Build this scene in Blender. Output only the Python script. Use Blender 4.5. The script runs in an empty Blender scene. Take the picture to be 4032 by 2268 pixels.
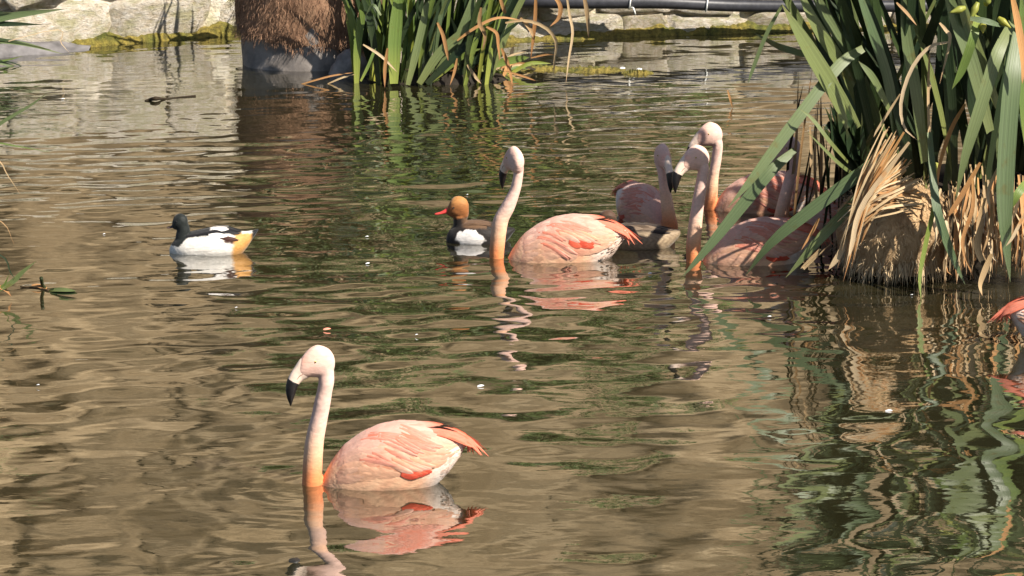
import bpy, math, random
import numpy as np
from mathutils import Vector, Matrix, noise
R = math.radians
rnd = random.Random(7)
sc = bpy.context.scene
C = sc.collection

# ------------------------------------------------------------------ camera, sky, sun, exposure
CAM_H, PITCH, FPX = 4.0, R(14.1), 13440.0          # metres, down tilt, focal length in pixels of the 4032 px wide photograph
cd = bpy.data.cameras.new('camera'); cam = bpy.data.objects.new('camera', cd); C.objects.link(cam)
cam.location = (0, 0, CAM_H); cam.rotation_euler = (R(90) - PITCH, 0, 0)
cd.sensor_width = 36; cd.lens = 36 * FPX / 4032; cd.clip_end = 500
sc.camera = cam
SUN_TRAVEL = Vector((-0.60, 0.40, -0.685)).normalized()
w = bpy.data.worlds.new('World'); sc.world = w; w.use_nodes = True
wn = w.node_tree.nodes; wl = w.node_tree.links
sky = wn.new('ShaderNodeTexSky'); sky.sky_type = 'NISHITA'; sky.sun_disc = False
sky.sun_elevation = math.asin(-SUN_TRAVEL.z); sky.sun_rotation = math.atan2(-SUN_TRAVEL.x, -SUN_TRAVEL.y)
wn['Background'].inputs[1].default_value = 0.062
wl.new(sky.outputs[0], wn['Background'].inputs[0])
ld = bpy.data.lights.new('sun', 'SUN'); ld.energy = 5.0; ld.angle = R(0.5); ld.color = (1, 0.93, 0.82)
sun = bpy.data.objects.new('sun', ld); C.objects.link(sun); sun.location = (6, -4, 12)
sun.rotation_euler = SUN_TRAVEL.to_track_quat('-Z', 'Y').to_euler()
vs = sc.view_settings; vs.view_transform = 'Standard'; vs.look = 'None'; vs.exposure = 0.82; vs.gamma = 1
sc.render.engine = 'CYCLES'
sc.cycles.use_denoising = True
sc.cycles.caustics_reflective = False; sc.cycles.caustics_refractive = False
sc.cycles.max_bounces = 7

# ------------------------------------------------------------------ helpers
FWD = Vector((0, math.cos(PITCH), -math.sin(PITCH))); UPV = Vector((0, math.sin(PITCH), math.cos(PITCH)))
def ray(px, py): return FWD + Vector((1, 0, 0)) * ((px - 2016) / FPX) + UPV * ((1134 - py) / FPX)
def W(px, py, z=0.0):                                # where the sight line meets the height z
    d = ray(px, py); t = (z - CAM_H) / d.z
    return Vector((0, 0, CAM_H)) + d * t
def PY(px, py, Y):                                   # point of the sight line at world depth Y
    d = ray(px, py); return Vector((0, 0, CAM_H)) + d * (Y / d.y)

def props(o, label=None, cat=None, group=None, kind=None):
    if label: o['label'] = label
    if cat: o['category'] = cat
    if group: o['group'] = group
    if kind: o['kind'] = kind
    return o
def empty(name, loc, label, cat, group=None, rz=0):
    o = bpy.data.objects.new(name, None); C.objects.link(o); o.location = loc; o.rotation_euler = (0, 0, rz)
    o.empty_display_size = 0.05
    return props(o, label, cat, group)
def mesh(name, V, F, mat, parent=None, off=None, smooth=True, uv=None, col=None):
    me = bpy.data.meshes.new(name)
    if off is not None: V = [(v[0]-off[0], v[1]-off[1], v[2]-off[2]) for v in V]
    me.from_pydata([tuple(v) for v in V], [], F)
    if smooth: me.polygons.foreach_set('use_smooth', [True] * len(me.polygons))
    if uv is not None:
        l = me.uv_layers.new(name='UVMap')
        idx = np.empty(len(me.loops), dtype=np.int32); me.loops.foreach_get('vertex_index', idx)
        l.data.foreach_set('uv', np.asarray(uv, dtype=np.float32)[idx].ravel())
    if col is not None:
        a = me.attributes.new('Col', 'FLOAT_COLOR', 'POINT')
        c = np.ones((len(V), 4), dtype=np.float32); c[:, :3] = col
        a.data.foreach_set('color', c.ravel())
    me.materials.append(mat)
    o = bpy.data.objects.new(name, me); C.objects.link(o)
    if parent: o.parent = parent
    return o
def cr(P, n):                                        # Catmull-Rom through rows of P, n samples
    P = np.asarray(P, float); m = len(P)
    if m == 2: return P[0] + (P[1] - P[0]) * np.linspace(0, 1, n)[:, None]
    Q = np.vstack([2*P[0]-P[1], P, 2*P[-1]-P[-2]])
    out = []
    for t in np.linspace(0, m - 1 - 1e-9, n):
        i = int(t); f = t - i; a, b, c, d = Q[i:i+4]
        out.append(0.5*((2*b) + (c-a)*f + (2*a-5*b+4*c-d)*f*f + (3*b-a-3*c+d)*f**3))
    return np.array(out)
def sm(a, b, x):
    t = np.clip((x - a) / (b - a), 0, 1); return t*t*(3-2*t)
def lerp(a, b, t): return np.asarray(a)*(1-t) + np.asarray(b)*t

# ------------------------------------------------------------------ materials
def newmat(name):
    m = bpy.data.materials.new(name); m.use_nodes = True
    return m, m.node_tree.nodes, m.node_tree.links, m.node_tree.nodes['Principled BSDF']
def nd(N, t, **k):
    n = N.new(t)
    for a, b in k.items(): setattr(n, a, b)
    return n
def ramp(N, stops, interp='LINEAR'):
    r = N.new('ShaderNodeValToRGB'); r.color_ramp.interpolation = interp; e = r.color_ramp.elements
    while len(e) < len(stops): e.new(0.5)
    for x, (p, c) in zip(e, stops): x.position = p; x.color = (*c, 1)
    return r
def noise_tex(N, L, scale, detail=4, rough=0.55, coord='Object', stretch=None, dist=0.0):
    tc = N.new('ShaderNodeTexCoord'); n = N.new('ShaderNodeTexNoise')
    n.inputs['Scale'].default_value = scale; n.inputs['Detail'].default_value = detail
    n.inputs['Roughness'].default_value = rough; n.inputs['Distortion'].default_value = dist
    if stretch:
        mp = N.new('ShaderNodeMapping'); mp.inputs['Scale'].default_value = stretch
        L.new(tc.outputs[coord], mp.inputs[0]); L.new(mp.outputs[0], n.inputs['Vector'])
    else: L.new(tc.outputs[coord], n.inputs['Vector'])
    return n
def bump(N, L, src, dist, strength=1.0, prev=None):
    b = N.new('ShaderNodeBump'); b.inputs['Distance'].default_value = dist; b.inputs['Strength'].default_value = strength
    L.new(src, b.inputs['Height'])
    if prev: L.new(prev, b.inputs['Normal'])
    return b.outputs[0]
def mixc(N, L, fac, a, b, mode='MIX'):
    m = N.new('ShaderNodeMix'); m.data_type = 'RGBA'; m.blend_type = mode
    for s, v in ((0, fac), (6, a), (7, b)):
        if hasattr(v, 'is_linked'): L.new(v, m.inputs[s])
        elif s == 0: m.inputs[0].default_value = v
        else: m.inputs[s].default_value = (*v, 1)
    return m.outputs[2]

def mat_plumage(name, rough=0.75, fine=110, bd=0.0012, sheen=0.15):
    m, N, L, B = newmat(name)
    a = nd(N, 'ShaderNodeAttribute', attribute_name='Col')
    n1 = noise_tex(N, L, fine, 5, 0.6, stretch=(0.35, 1, 1))
    n2 = noise_tex(N, L, 14, 3)
    r = ramp(N, [(0.3, (0.86, 0.84, 0.83)), (0.7, (1.08, 1.05, 1.04))]); L.new(n1.outputs[0], r.inputs[0])
    c = mixc(N, L, 1.0, a.outputs['Color'], r.outputs[0], 'MULTIPLY')
    r2 = ramp(N, [(0.3, (0.93, 0.9, 0.88)), (0.7, (1.03, 1.02, 1.01))]); L.new(n2.outputs[0], r2.inputs[0])
    L.new(mixc(N, L, 1.0, c, r2.outputs[0], 'MULTIPLY'), B.inputs['Base Color'])
    B.inputs['Roughness'].default_value = rough; B.inputs['Sheen Weight'].default_value = sheen
    B.inputs['Specular IOR Level'].default_value = 0.2
    b1 = bump(N, L, n1.outputs[0], bd)
    b2 = bump(N, L, noise_tex(N, L, 28, 3, stretch=(0.5, 1, 1)).outputs[0], bd*3, 1, b1)
    L.new(b2, B.inputs['Normal'])
    return m
def see_through(m, amount):
    N, L = m.node_tree.nodes, m.node_tree.links; B = N['Principled BSDF']
    tr = N.new('ShaderNodeBsdfTranslucent'); L.new(B.inputs['Base Color'].links[0].from_socket, tr.inputs['Color'])
    mx = N.new('ShaderNodeMixShader'); mx.inputs[0].default_value = amount
    L.new(B.outputs[0], mx.inputs[1]); L.new(tr.outputs[0], mx.inputs[2]); L.new(mx.outputs[0], N['Material Output'].inputs[0])
    return m
M = {}
M['pink'] = mat_plumage('pink_plumage')
M['pink_feather'] = see_through(mat_plumage('pink_feather'), 0.3)
M['duck'] = mat_plumage('duck_plumage', 0.6, 120, 0.0012)
def mat_plain(name, col, rough=0.5, spec=0.5, nscale=None, namp=0.2, bd=0.0):
    m, N, L, B = newmat(name)
    B.inputs['Base Color'].default_value = (*col, 1); B.inputs['Roughness'].default_value = rough
    B.inputs['Specular IOR Level'].default_value = spec
    if nscale:
        n = noise_tex(N, L, nscale, 4)
        lo = tuple(c*(1-namp) for c in col); hi = tuple(min(1, c*(1+namp)) for c in col)
        r = ramp(N, [(0.3, lo), (0.7, hi)]); L.new(n.outputs[0], r.inputs[0]); L.new(r.outputs[0], B.inputs['Base Color'])
        if bd: L.new(bump(N, L, n.outputs[0], bd), B.inputs['Normal'])
    return m
M['bill_black'] = mat_plain('bill_black', (0.010, 0.008, 0.008), 0.36, 0.35, 60, 0.4, 0.001)
M['bill_pale'] = mat_plain('bill_pale', (0.80, 0.62, 0.50), 0.45, 0.4, 50, 0.1, 0.001)
M['bill_red'] = mat_plain('bill_red', (0.75, 0.07, 0.06), 0.4)
M['bill_grey'] = mat_plain('bill_grey', (0.07, 0.045, 0.045), 0.4)
M['eye'] = mat_plain('eye', (0.75, 0.50, 0.12), 0.2)
M['eye_dark'] = mat_plain('eye_dark', (0.015, 0.01, 0.01), 0.15)
M['white_bit'] = mat_plain('white_bit', (0.80, 0.80, 0.80), 0.6, 0.3)
M['pink_bit'] = mat_plain('pink_bit', (0.80, 0.30, 0.20), 0.6, 0.3)
M['dark_bit'] = mat_plain('dark_bit', (0.02, 0.018, 0.015), 0.5)

def mat_leaf(name, base, tip, var, trans=0.25, rough=0.42, streak=0.25, spec=0.4):
    m, N, L, B = newmat(name)
    uv = N.new('ShaderNodeUVMap'); sep = N.new('ShaderNodeSeparateXYZ'); L.new(uv.outputs[0], sep.inputs[0])
    r = ramp(N, [(0.0, base[0]), (0.35, base[1]), (0.86, base[1]), (1.0, tip)]); L.new(sep.outputs['Y'], r.inputs[0])
    oi = N.new('ShaderNodeObjectInfo')
    rv = ramp(N, [(0.0, var[0]), (0.5, var[1]), (1.0, var[2])]); L.new(oi.outputs['Random'], rv.inputs[0])
    c = mixc(N, L, 1.0, r.outputs[0], rv.outputs[0], 'MULTIPLY')
    mp = N.new('ShaderNodeMapping'); mp.inputs['Scale'].default_value = (14, 0.6, 1); L.new(uv.outputs[0], mp.inputs[0])
    n = N.new('ShaderNodeTexNoise'); n.inputs['Scale'].default_value = 1.0; n.inputs['Detail'].default_value = 3; L.new(mp.outputs[0], n.inputs['Vector'])
    rs = ramp(N, [(0.3, (1-streak,)*3), (0.7, (1+streak*0.6,)*3)]); L.new(n.outputs[0], rs.inputs[0])
    c = mixc(N, L, 1.0, c, rs.outputs[0], 'MULTIPLY')
    n2 = noise_tex(N, L, 9, 4); r2 = ramp(N, [(0.62, (1, 1, 1)), (0.74, (1.0, 0.72, 0.5))]); L.new(n2.outputs[0], r2.inputs[0])
    c = mixc(N, L, 1.0, c, r2.outputs[0], 'MULTIPLY')
    L.new(c, B.inputs['Base Color']); B.inputs['Roughness'].default_value = rough; B.inputs['Specular IOR Level'].default_value = spec
    nb = bump(N, L, n.outputs[0], 0.002); L.new(nb, B.inputs['Normal'])
    tr = N.new('ShaderNodeBsdfTranslucent'); L.new(c, tr.inputs['Color'])
    mx = N.new('ShaderNodeMixShader'); mx.inputs[0].default_value = trans
    L.new(B.outputs[0], mx.inputs[1]); L.new(tr.outputs[0], mx.inputs[2]); L.new(mx.outputs[0], N['Material Output'].inputs[0])
    return m
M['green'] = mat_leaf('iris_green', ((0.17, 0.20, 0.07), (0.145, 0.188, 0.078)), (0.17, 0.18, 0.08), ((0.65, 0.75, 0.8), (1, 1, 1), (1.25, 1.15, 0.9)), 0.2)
M['dkgreen_shade'] = mat_leaf('iris_dark_green_shade', ((0.030, 0.038, 0.012), (0.021, 0.038, 0.014)), (0.06, 0.06, 0.02), ((0.7, 0.8, 0.9), (1, 1, 1), (1.4, 1.3, 0.9)), 0.12, 0.52, 0.25, 0.25)  # dark green deepened further, shade inside the clumps put into the colour
M['lime'] = mat_leaf('reed_lime', ((0.38, 0.40, 0.08), (0.19, 0.26, 0.055)), (0.22, 0.24, 0.07), ((0.7, 0.8, 0.8), (1, 1, 1), (1.25, 1.1, 0.8)), 0.3)
M['dead'] = mat_leaf('dead_leaf', ((0.50, 0.35, 0.18), (0.60, 0.44, 0.25)), (0.45, 0.28, 0.15), ((0.7, 0.58, 0.48), (1, 1, 1), (1.25, 1.3, 1.45)), 0.15, 0.6, 0.4, 0.2)
M['orange'] = mat_leaf('dead_orange_leaf', ((0.50, 0.27, 0.10), (0.55, 0.29, 0.12)), (0.40, 0.2, 0.1), ((0.8, 0.75, 0.7), (1, 1, 1), (1.2, 1.2, 1.2)), 0.2, 0.6, 0.3, 0.2)
M['stem'] = mat_leaf('dark_stem', ((0.05, 0.035, 0.02), (0.06, 0.045, 0.025)), (0.08, 0.06, 0.03), ((0.6, 0.6, 0.6), (1, 1, 1), (1.6, 1.4, 1.2)), 0.05, 0.7, 0.4, 0.2)

def mat_coir(name, cols, scale=30):
    m, N, L, B = newmat(name)
    n = noise_tex(N, L, scale, 6, 0.7, stretch=(1, 1, 0.5), dist=1.2); n2 = noise_tex(N, L, 5, 4)
    r = ramp(N, [(0.25, cols[0]), (0.5, cols[1]), (0.75, cols[2])]); L.new(n.outputs[0], r.inputs[0])
    r2 = ramp(N, [(0.3, (0.65, 0.62, 0.6)), (0.65, (1.1, 1.08, 1.05))]); L.new(n2.outputs[0], r2.inputs[0])
    L.new(mixc(N, L, 1.0, r.outputs[0], r2.outputs[0], 'MULTIPLY'), B.inputs['Base Color'])
    B.inputs['Roughness'].default_value = 0.95; B.inputs['Specular IOR Level'].default_value = 0.1
    L.new(bump(N, L, n.outputs[0], 0.012), B.inputs['Normal'])
    return m
M['coir'] = mat_coir('coir_mat', ((0.20, 0.125, 0.06), (0.46, 0.31, 0.17), (0.62, 0.46, 0.28)))
M['coir_red'] = mat_coir('coir_reddish', ((0.10, 0.055, 0.035), (0.28, 0.165, 0.105), (0.42, 0.27, 0.17)), 22)
M['fibre'] = mat_plain('coir_fibre', (0.50, 0.37, 0.22), 0.9, 0.1)
M['fibre_red'] = mat_plain('coir_fibre_red', (0.27, 0.16, 0.10), 0.9, 0.1)
M['soil_shade'] = mat_plain('shade_dark_soil', (0.02, 0.014, 0.008), 0.8, 0.3, 20, 0.5, 0.01)  # soil colour taken near black, holding the shade beneath the mound
M['concrete'] = mat_plain('grey_concrete', (0.27, 0.235, 0.21), 0.85, 0.2, 9, 0.45, 0.006)
M['ledge'] = mat_plain('grey_ledge', (0.16, 0.15, 0.15), 0.8, 0.2, 9, 0.4, 0.006)
M['pipe'] = mat_plain('black_pipe', (0.025, 0.025, 0.03), 0.45, 0.5, 25, 0.4, 0.001)
M['tie'] = mat_plain('white_tie', (0.75, 0.75, 0.7), 0.5)

def mat_stone():
    m, N, L, B = newmat('pale_limestone')
    n = noise_tex(N, L, 7, 8, 0.62); n2 = noise_tex(N, L, 2.6, 5, 0.6); n3 = noise_tex(N, L, 38, 5, 0.7)
    oi = N.new('ShaderNodeObjectInfo')
    r = ramp(N, [(0.28, (0.50, 0.41, 0.29)), (0.45, (0.70, 0.62, 0.50)), (0.6, (0.80, 0.75, 0.67)), (0.8, (0.86, 0.83, 0.78))]); L.new(n.outputs[0], r.inputs[0])
    rg = ramp(N, [(0.46, (0, 0, 0)), (0.62, (0.6, 0.6, 0.6))]); L.new(n2.outputs[0], rg.inputs[0])
    c = mixc(N, L, rg.outputs[0], r.outputs[0], (0.36, 0.36, 0.16))
    rv = ramp(N, [(0.0, (0.85, 0.80, 0.74)), (0.5, (1, 0.97, 0.93)), (1.0, (1.08, 1.06, 1.03))]); L.new(oi.outputs['Random'], rv.inputs[0])
    c = mixc(N, L, 1.0, c, rv.outputs[0], 'MULTIPLY')
    r3 = ramp(N, [(0.30, (0.5, 0.44, 0.36)), (0.42, (1, 1, 1))]); L.new(n3.outputs[0], r3.inputs[0])
    L.new(mixc(N, L, 1.0, c, r3.outputs[0], 'MULTIPLY'), B.inputs['Base Color'])
    B.inputs['Roughness'].default_value = 0.9; B.inputs['Specular IOR Level'].default_value = 0.2
    L.new(bump(N, L, n3.outputs[0], 0.012, 1, bump(N, L, n.outputs[0], 0.05)), B.inputs['Normal'])
    return m
M['stone'] = mat_stone()
def mat_moss():
    m, N, L, B = newmat('waterline_moss')
    n = noise_tex(N, L, 30, 6, 0.7); n2 = noise_tex(N, L, 6, 3)
    r = ramp(N, [(0.3, (0.05, 0.045, 0.012)), (0.5, (0.20, 0.16, 0.03)), (0.7, (0.36, 0.28, 0.06))]); L.new(n.outputs[0], r.inputs[0])
    r2 = ramp(N, [(0.35, (0.5, 0.65, 0.45)), (0.6, (1.05, 1.0, 0.9))]); L.new(n2.outputs[0], r2.inputs[0])
    L.new(mixc(N, L, 1.0, r.outputs[0], r2.outputs[0], 'MULTIPLY'), B.inputs['Base Color'])
    B.inputs['Roughness'].default_value = 0.9
    L.new(bump(N, L, n.outputs[0], 0.03), B.inputs['Normal'])
    return m
M['moss'] = mat_moss()
def mat_bank():
    m, N, L, B = newmat('sandy_rock_bank')
    n = noise_tex(N, L, 0.9, 8, 0.6); n2 = noise_tex(N, L, 5, 6, 0.65)
    r = ramp(N, [(0.25, (0.17, 0.122, 0.066)), (0.5, (0.262, 0.192, 0.112)), (0.72, (0.38, 0.292, 0.182))]); L.new(n.outputs[0], r.inputs[0])
    r2 = ramp(N, [(0.3, (0.6, 0.57, 0.52)), (0.6, (1.05, 1.04, 1.0))]); L.new(n2.outputs[0], r2.inputs[0])
    L.new(mixc(N, L, 1.0, r.outputs[0], r2.outputs[0], 'MULTIPLY'), B.inputs['Base Color'])
    B.inputs['Roughness'].default_value = 0.95
    return m
M['bank'] = mat_bank()
def mat_water():
    m, N, L, B = newmat('murky_pond_water'); N.remove(B)
    n = noise_tex(N, L, 1.3, 4)
    r = ramp(N, [(0.3, (0.024, 0.022, 0.009)), (0.7, (0.040, 0.034, 0.015))]); L.new(n.outputs[0], r.inputs[0])
    d = N.new('ShaderNodeBsdfDiffuse'); L.new(r.outputs[0], d.inputs['Color'])
    g = N.new('ShaderNodeBsdfGlossy'); g.inputs['Roughness'].default_value = 0.02
    b = bump(N, L, noise_tex(N, L, 16, 3, 0.5, stretch=(0.55, 1.0, 1)).outputs[0], 0.0005)
    L.new(b, g.inputs['Normal'])
    lw = N.new('ShaderNodeLayerWeight'); lw.inputs['Blend'].default_value = 0.5
    f = N.new('ShaderNodeMath'); f.operation = 'POWER'; f.inputs[1].default_value = WATER_POWER; L.new(lw.outputs['Facing'], f.inputs[0])
    mx = N.new('ShaderNodeMixShader'); L.new(f.outputs[0], mx.inputs[0]); L.new(d.outputs[0], mx.inputs[1]); L.new(g.outputs[0], mx.inputs[2])
    L.new(mx.outputs[0], N['Material Output'].inputs[0])
    return m
WATER_POWER = 1.35
M['water'] = mat_water()
M['shrub'] = mat_plain('shrub_leaf', (0.075, 0.105, 0.03), 0.6, 0.3, 3, 0.6)

# ------------------------------------------------------------------ the setting: water, bank
def build_water():
    ys = [8.0]
    while ys[-1] < 24.2: ys.append(ys[-1] + 0.0008 * ys[-1])
    ys = np.array(ys); xs = np.linspace(-4.4, 4.4, 400)
    X, Y = np.meshgrid(xs, ys); Z = np.zeros_like(X)
    rg = np.random.default_rng(3)
    def field(nw, lmin, lmax, slope, ang, spread):
        H = np.zeros_like(X)
        for _ in range(nw):
            lam = lmin * (lmax / lmin) ** rg.random(); k = 2*math.pi/lam
            a = ang + rg.normal() * spread; ph = rg.random()*6.283
            H += slope / k * math.sqrt(2.0/nw) * np.sin(k*(np.sin(a)*X + np.cos(a)*Y) + ph)
        return H
    env = np.zeros_like(X)
    for _ in range(14):
        lam = rg.uniform(1.2, 4); a = rg.uniform(-0.7, 0.7); k = 2*math.pi/lam
        env += np.sin(k*(np.sin(a)*X*0.5 + np.cos(a)*Y) + rg.random()*6.28)
    env = 1 / (1 + np.exp(-env * 0.8)); calm = 1 - 0.55*sm(18.5, 21.5, Y)
    far = sm(13.5, 18.5, Y)
    Z += (0.5 + 0.8*env) * field(40, 0.20, 0.60, 0.034, 0.2, 0.85)           # broad soft swell
    Z += (0.25 + 1.0*env) * (0.25 + 1.2*far) * field(60, 0.07, 0.24, 0.040, -0.12, 0.20)   # long-crested ripples farther out
    Z += (0.2 + 0.7*(1-env)) * (0.3 + 0.7*far) * field(60, 0.05, 0.14, 0.022, 0.1, 0.40)
    Z *= calm
    for (px, py, amp, lam, dec) in RINGS:
        c = W(px, py); d = np.hypot(X - c.x, Y - c.y)
        Z += 0.65*amp * np.sin(2*math.pi*d/lam) * np.exp(-d/dec) * sm(0.02, 0.12, d)
    ny, nx = X.shape
    V = np.stack([X, Y, Z], -1).reshape(-1, 3)
    i = (np.arange(ny-1)[:, None]*nx + np.arange(nx-1)[None]).ravel()
    F = np.stack([i, i+1, i+nx+1, i+nx], 1)
    me = bpy.data.meshes.new('water')
    me.vertices.add(len(V)); me.vertices.foreach_set('co', V.astype(np.float32).ravel())
    me.loops.add(F.size); me.loops.foreach_set('vertex_index', F.astype(np.int32).ravel())
    me.polygons.add(len(F)); me.polygons.foreach_set('loop_start', np.arange(0, F.size, 4, dtype=np.int32))
    me.polygons.foreach_set('use_smooth', np.ones(len(F), dtype=bool))
    me.update(calc_edges=True); me.materials.append(M['water'])
    o = bpy.data.objects.new('water', me); C.objects.link(o); o['kind'] = 'structure'
    # calm sheet that carries the pond on round the rippled part
    V = [(-40, -12, -0.03), (40, -12, -0.03), (40, 24.2, -0.03), (-40, 24.2, -0.03)]
    o2 = mesh('pond_water', V, [(0, 1, 2, 3)], M['water']); o2['kind'] = 'structure'
RINGS = [(1235, 1905, 0.0011, 0.11, 0.35), (1500, 1900, 0.0009, 0.14, 0.3), (1960, 1012, 0.0011, 0.10, 0.35), (2735, 1022, 0.0010, 0.10, 0.3),
         (2640, 885, 0.0008, 0.09, 0.25), (700, 990, 0.0012, 0.12, 0.5), (1790, 946, 0.0009, 0.10, 0.3), (2450, 1010, 0.0009, 0.12, 0.3)]
build_water()

def build_bank():
    xs = np.linspace(-16, 16, 220); prof = [(23.55, 0.42), (24.2, 0.5), (25.2, 0.62), (26.2, 0.8), (26.9, 1.3), (27.3, 2.4), (27.7, 3.8), (28.1, 5.3), (28.6, 7.0), (29.3, 9.5), (30.5, 12.0), (34, 13), (60, 13.5)]
    P = cr(prof, 80)
    V, F = [], []
    for j, (y, z) in enumerate(P):
        for i, x in enumerate(xs):
            n = noise.fractal(Vector((x*0.5, y*0.5, z*0.5)), 1.0, 2.0, 5); k = min(1, max(0, (y-24.3)/2))
            n2 = noise.fractal(Vector((x*1.7, y*1.7, z*1.7+9)), 1.0, 2.0, 4); V.append((x, y - (0.55*n + 0.18*n2)*k, z + 0.3*n*k))
    nx = len(xs)
    for j in range(len(P)-1):
        for i in range(nx-1):
            a = j*nx+i; F.append((a, a+1, a+nx+1, a+nx))
    o = mesh('bank', V, F, M['bank']); o['kind'] = 'structure'
build_bank()
def build_shrubs():
    V, F = [], []
    g = random.Random(11)
    blobs = [(-1.7, 26.5, 2.7, .6, .5), (-1.0, 26.5, 3.1, .6, .55), (-.3, 26.4, 2.4, .7, .7), (.4, 26.4, 2.6, .7, .6), (1.0, 26.5, 2.9, .6, .5),
             (-.9, 26.2, 1.5, .6, .45), (.2, 26.2, 1.5, .7, .4), (1.7, 26.6, 2.3, .4, .35), (.7, 26.9, 3.9, .4, .25), (1.2, 26.1, 1.3, .5, .4)]
    for (x, y, z, rx, rz) in blobs:
        for k in range(int(560*rx*rz/0.3)):
            d = Vector((g.gauss(0, 1), g.gauss(0, 1), g.gauss(0, 1))).normalized() * (g.random() ** 0.4)
            p = Vector((x + d.x*rx*1.1, y + d.y*0.45, z + d.z*rz*1.1))
            a = Vector((g.gauss(0, 1), g.gauss(0, 1), g.gauss(0, 1))).normalized(); b = a.orthogonal().normalized()
            s = g.uniform(0.03, 0.07); i = len(V)
            V += [p - a*s*1.4, p + b*s*0.6, p + a*s*1.4, p - b*s*0.6]; F.append((i, i+1, i+2, i+3))
    o = mesh('shrubbery', V, F, M['shrub'], smooth=False)
    props(o, 'dark green shrubs growing on the sandy bank beyond the stone wall', 'shrubs', kind='stuff')
build_shrubs()

# ------------------------------------------------------------------ stone wall with moss, pipe
def stone_mesh(seed, sx, sy, sz):
    import bmesh
    bm = bmesh.new(); bmesh.ops.create_icosphere(bm, subdivisions=3, radius=1.0)
    o = Vector((seed*3.1, seed*1.7, seed*5.3))
    for v in bm.verts:
        p = v.co.copy()
        q = Vector([math.copysign(abs(c)**0.45, c) for c in p])
        n = noise.fractal(p*1.1 + o, 1.0, 2.0, 5)
        q *= 1 + 0.30*n
        v.co = Vector((q.x*sx, q.y*sy, q.z*sz))
    me = bpy.data.meshes.new('stone'); bm.to_mesh(me); bm.free()
    me.polygons.foreach_set('use_smooth', [True]*len(me.polygons)); me.materials.append(M['stone'])
    return me
def wall(name, line, top, label, seed, wmin, wmax, rows):
    root = empty(name, (*line[0], 0), label, 'wall'); g = random.Random(seed)
    off = root.location
    ln = cr(line, 40); seg = np.hypot(*(ln[1:]-ln[:-1]).T); cum = np.r_[0, np.cumsum(seg)]; T = cum[-1]
    def at(s):
        return np.array([np.interp(s, cum, ln[:, 0]), np.interp(s, cum, ln[:, 1])])
    def nrm(s):
        t = at(min(T, s+.05)) - at(max(0, s-.05)); t /= np.hypot(*t); return np.array([t[1], -t[0]]), t
    # core behind the stones
    V, F = [], []
    n = 40
    for i in range(n):
        s = T*i/(n-1); p = at(s); nn, t = nrm(s)
        for (d, z) in ((-0.005, -0.3), (-0.005, top-0.03), (-0.55, top), (-0.55, -0.3)): V.append((*(p + nn*d), z))
    for i in range(n-1):
        for k in range(3): a = i*4+k; F.append((a, a+4, a+5, a+1))
    core = mesh('mortar', V, F, M['stone'], root, off, smooth=False)
    meshes = [stone_mesh(seed+k, 1, 1, 1) for k in range(9)]
    z0 = -0.06
    for rI in range(rows):
        h = (top - z0) / (rows - rI) * g.uniform(0.85, 1.12) if rI < rows-1 else top - z0
        s = -g.random()*wmin
        while s < T:
            ww = g.uniform(wmin, wmax); p = at(min(max(s+ww/2, 0), T)); nn, t = nrm(min(max(s+ww/2, 0), T))
            st = bpy.data.objects.new('stone', meshes[g.randrange(9)]); C.objects.link(st); st.parent = root
            hh = h*g.uniform(0.92, 1.1)
            st.scale = (ww*0.53, 0.13, hh*0.54); st.rotation_euler = (g.uniform(-.08, .08), g.uniform(-.07, .07), math.atan2(t[1], t[0]) + (math.pi if g.random() < .5 else 0))
            q = p - nn*g.uniform(0.07, 0.11)
            st.location = (q[0]-off[0], q[1]-off[1], z0 + hh/2)
            s += ww
        z0 += h
    # moss along the waterline
    V, F = [], []
    n = int(T/0.012); m = 7
    for i in range(n):
        s = T*i/(n-1); p = at(s); nn, t = nrm(s)
        hgt = 0.035 + 0.085*max(0, noise.fractal(Vector((s*2.3, seed, 0)), 1, 2, 4)+0.35) + 0.012*noise.noise(Vector((s*30, seed, 2)))
        for k in range(m):
            f = k/(m-1); bulge = 0.095*math.sqrt(max(0, 1-f)) + 0.012*noise.noise(Vector((s*22, f*3, seed+5.0))) + 0.01*noise.noise(Vector((s*60, f*7, seed+9.0)))
            V.append((*(p + nn*(bulge if k < m-1 else -0.02)), -0.03 + (hgt+0.03)*f))
    for i in range(n-1):
        for k in range(m-1): a = i*m+k; F.append((a, a+m, a+m+1, a+1))
    mo = mesh('moss', V, F, M['moss'], root, off); mo['kind'] = 'stuff'
    return root
def wl(px, py): p = W(px, py); return (p.x, p.y)
wall('stone_wall', [wl(-700, 245), wl(0, 205), wl(330, 180), wl(930, 132), wl(1400, 112)], 0.75,
     'pale lichen-stained limestone wall with a mossy waterline beside the brown matted planter', 21, 0.35, 0.85, 2)
wall('stone_wall', [wl(1500, 172), wl(2000, 160), wl(2400, 143), wl(3100, 118), wl(3700, 108), wl(4800, 100)], 0.42,
     'low cream stone wall with mossy foot beneath the black pipe', 43, 0.30, 0.75, 2)

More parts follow.
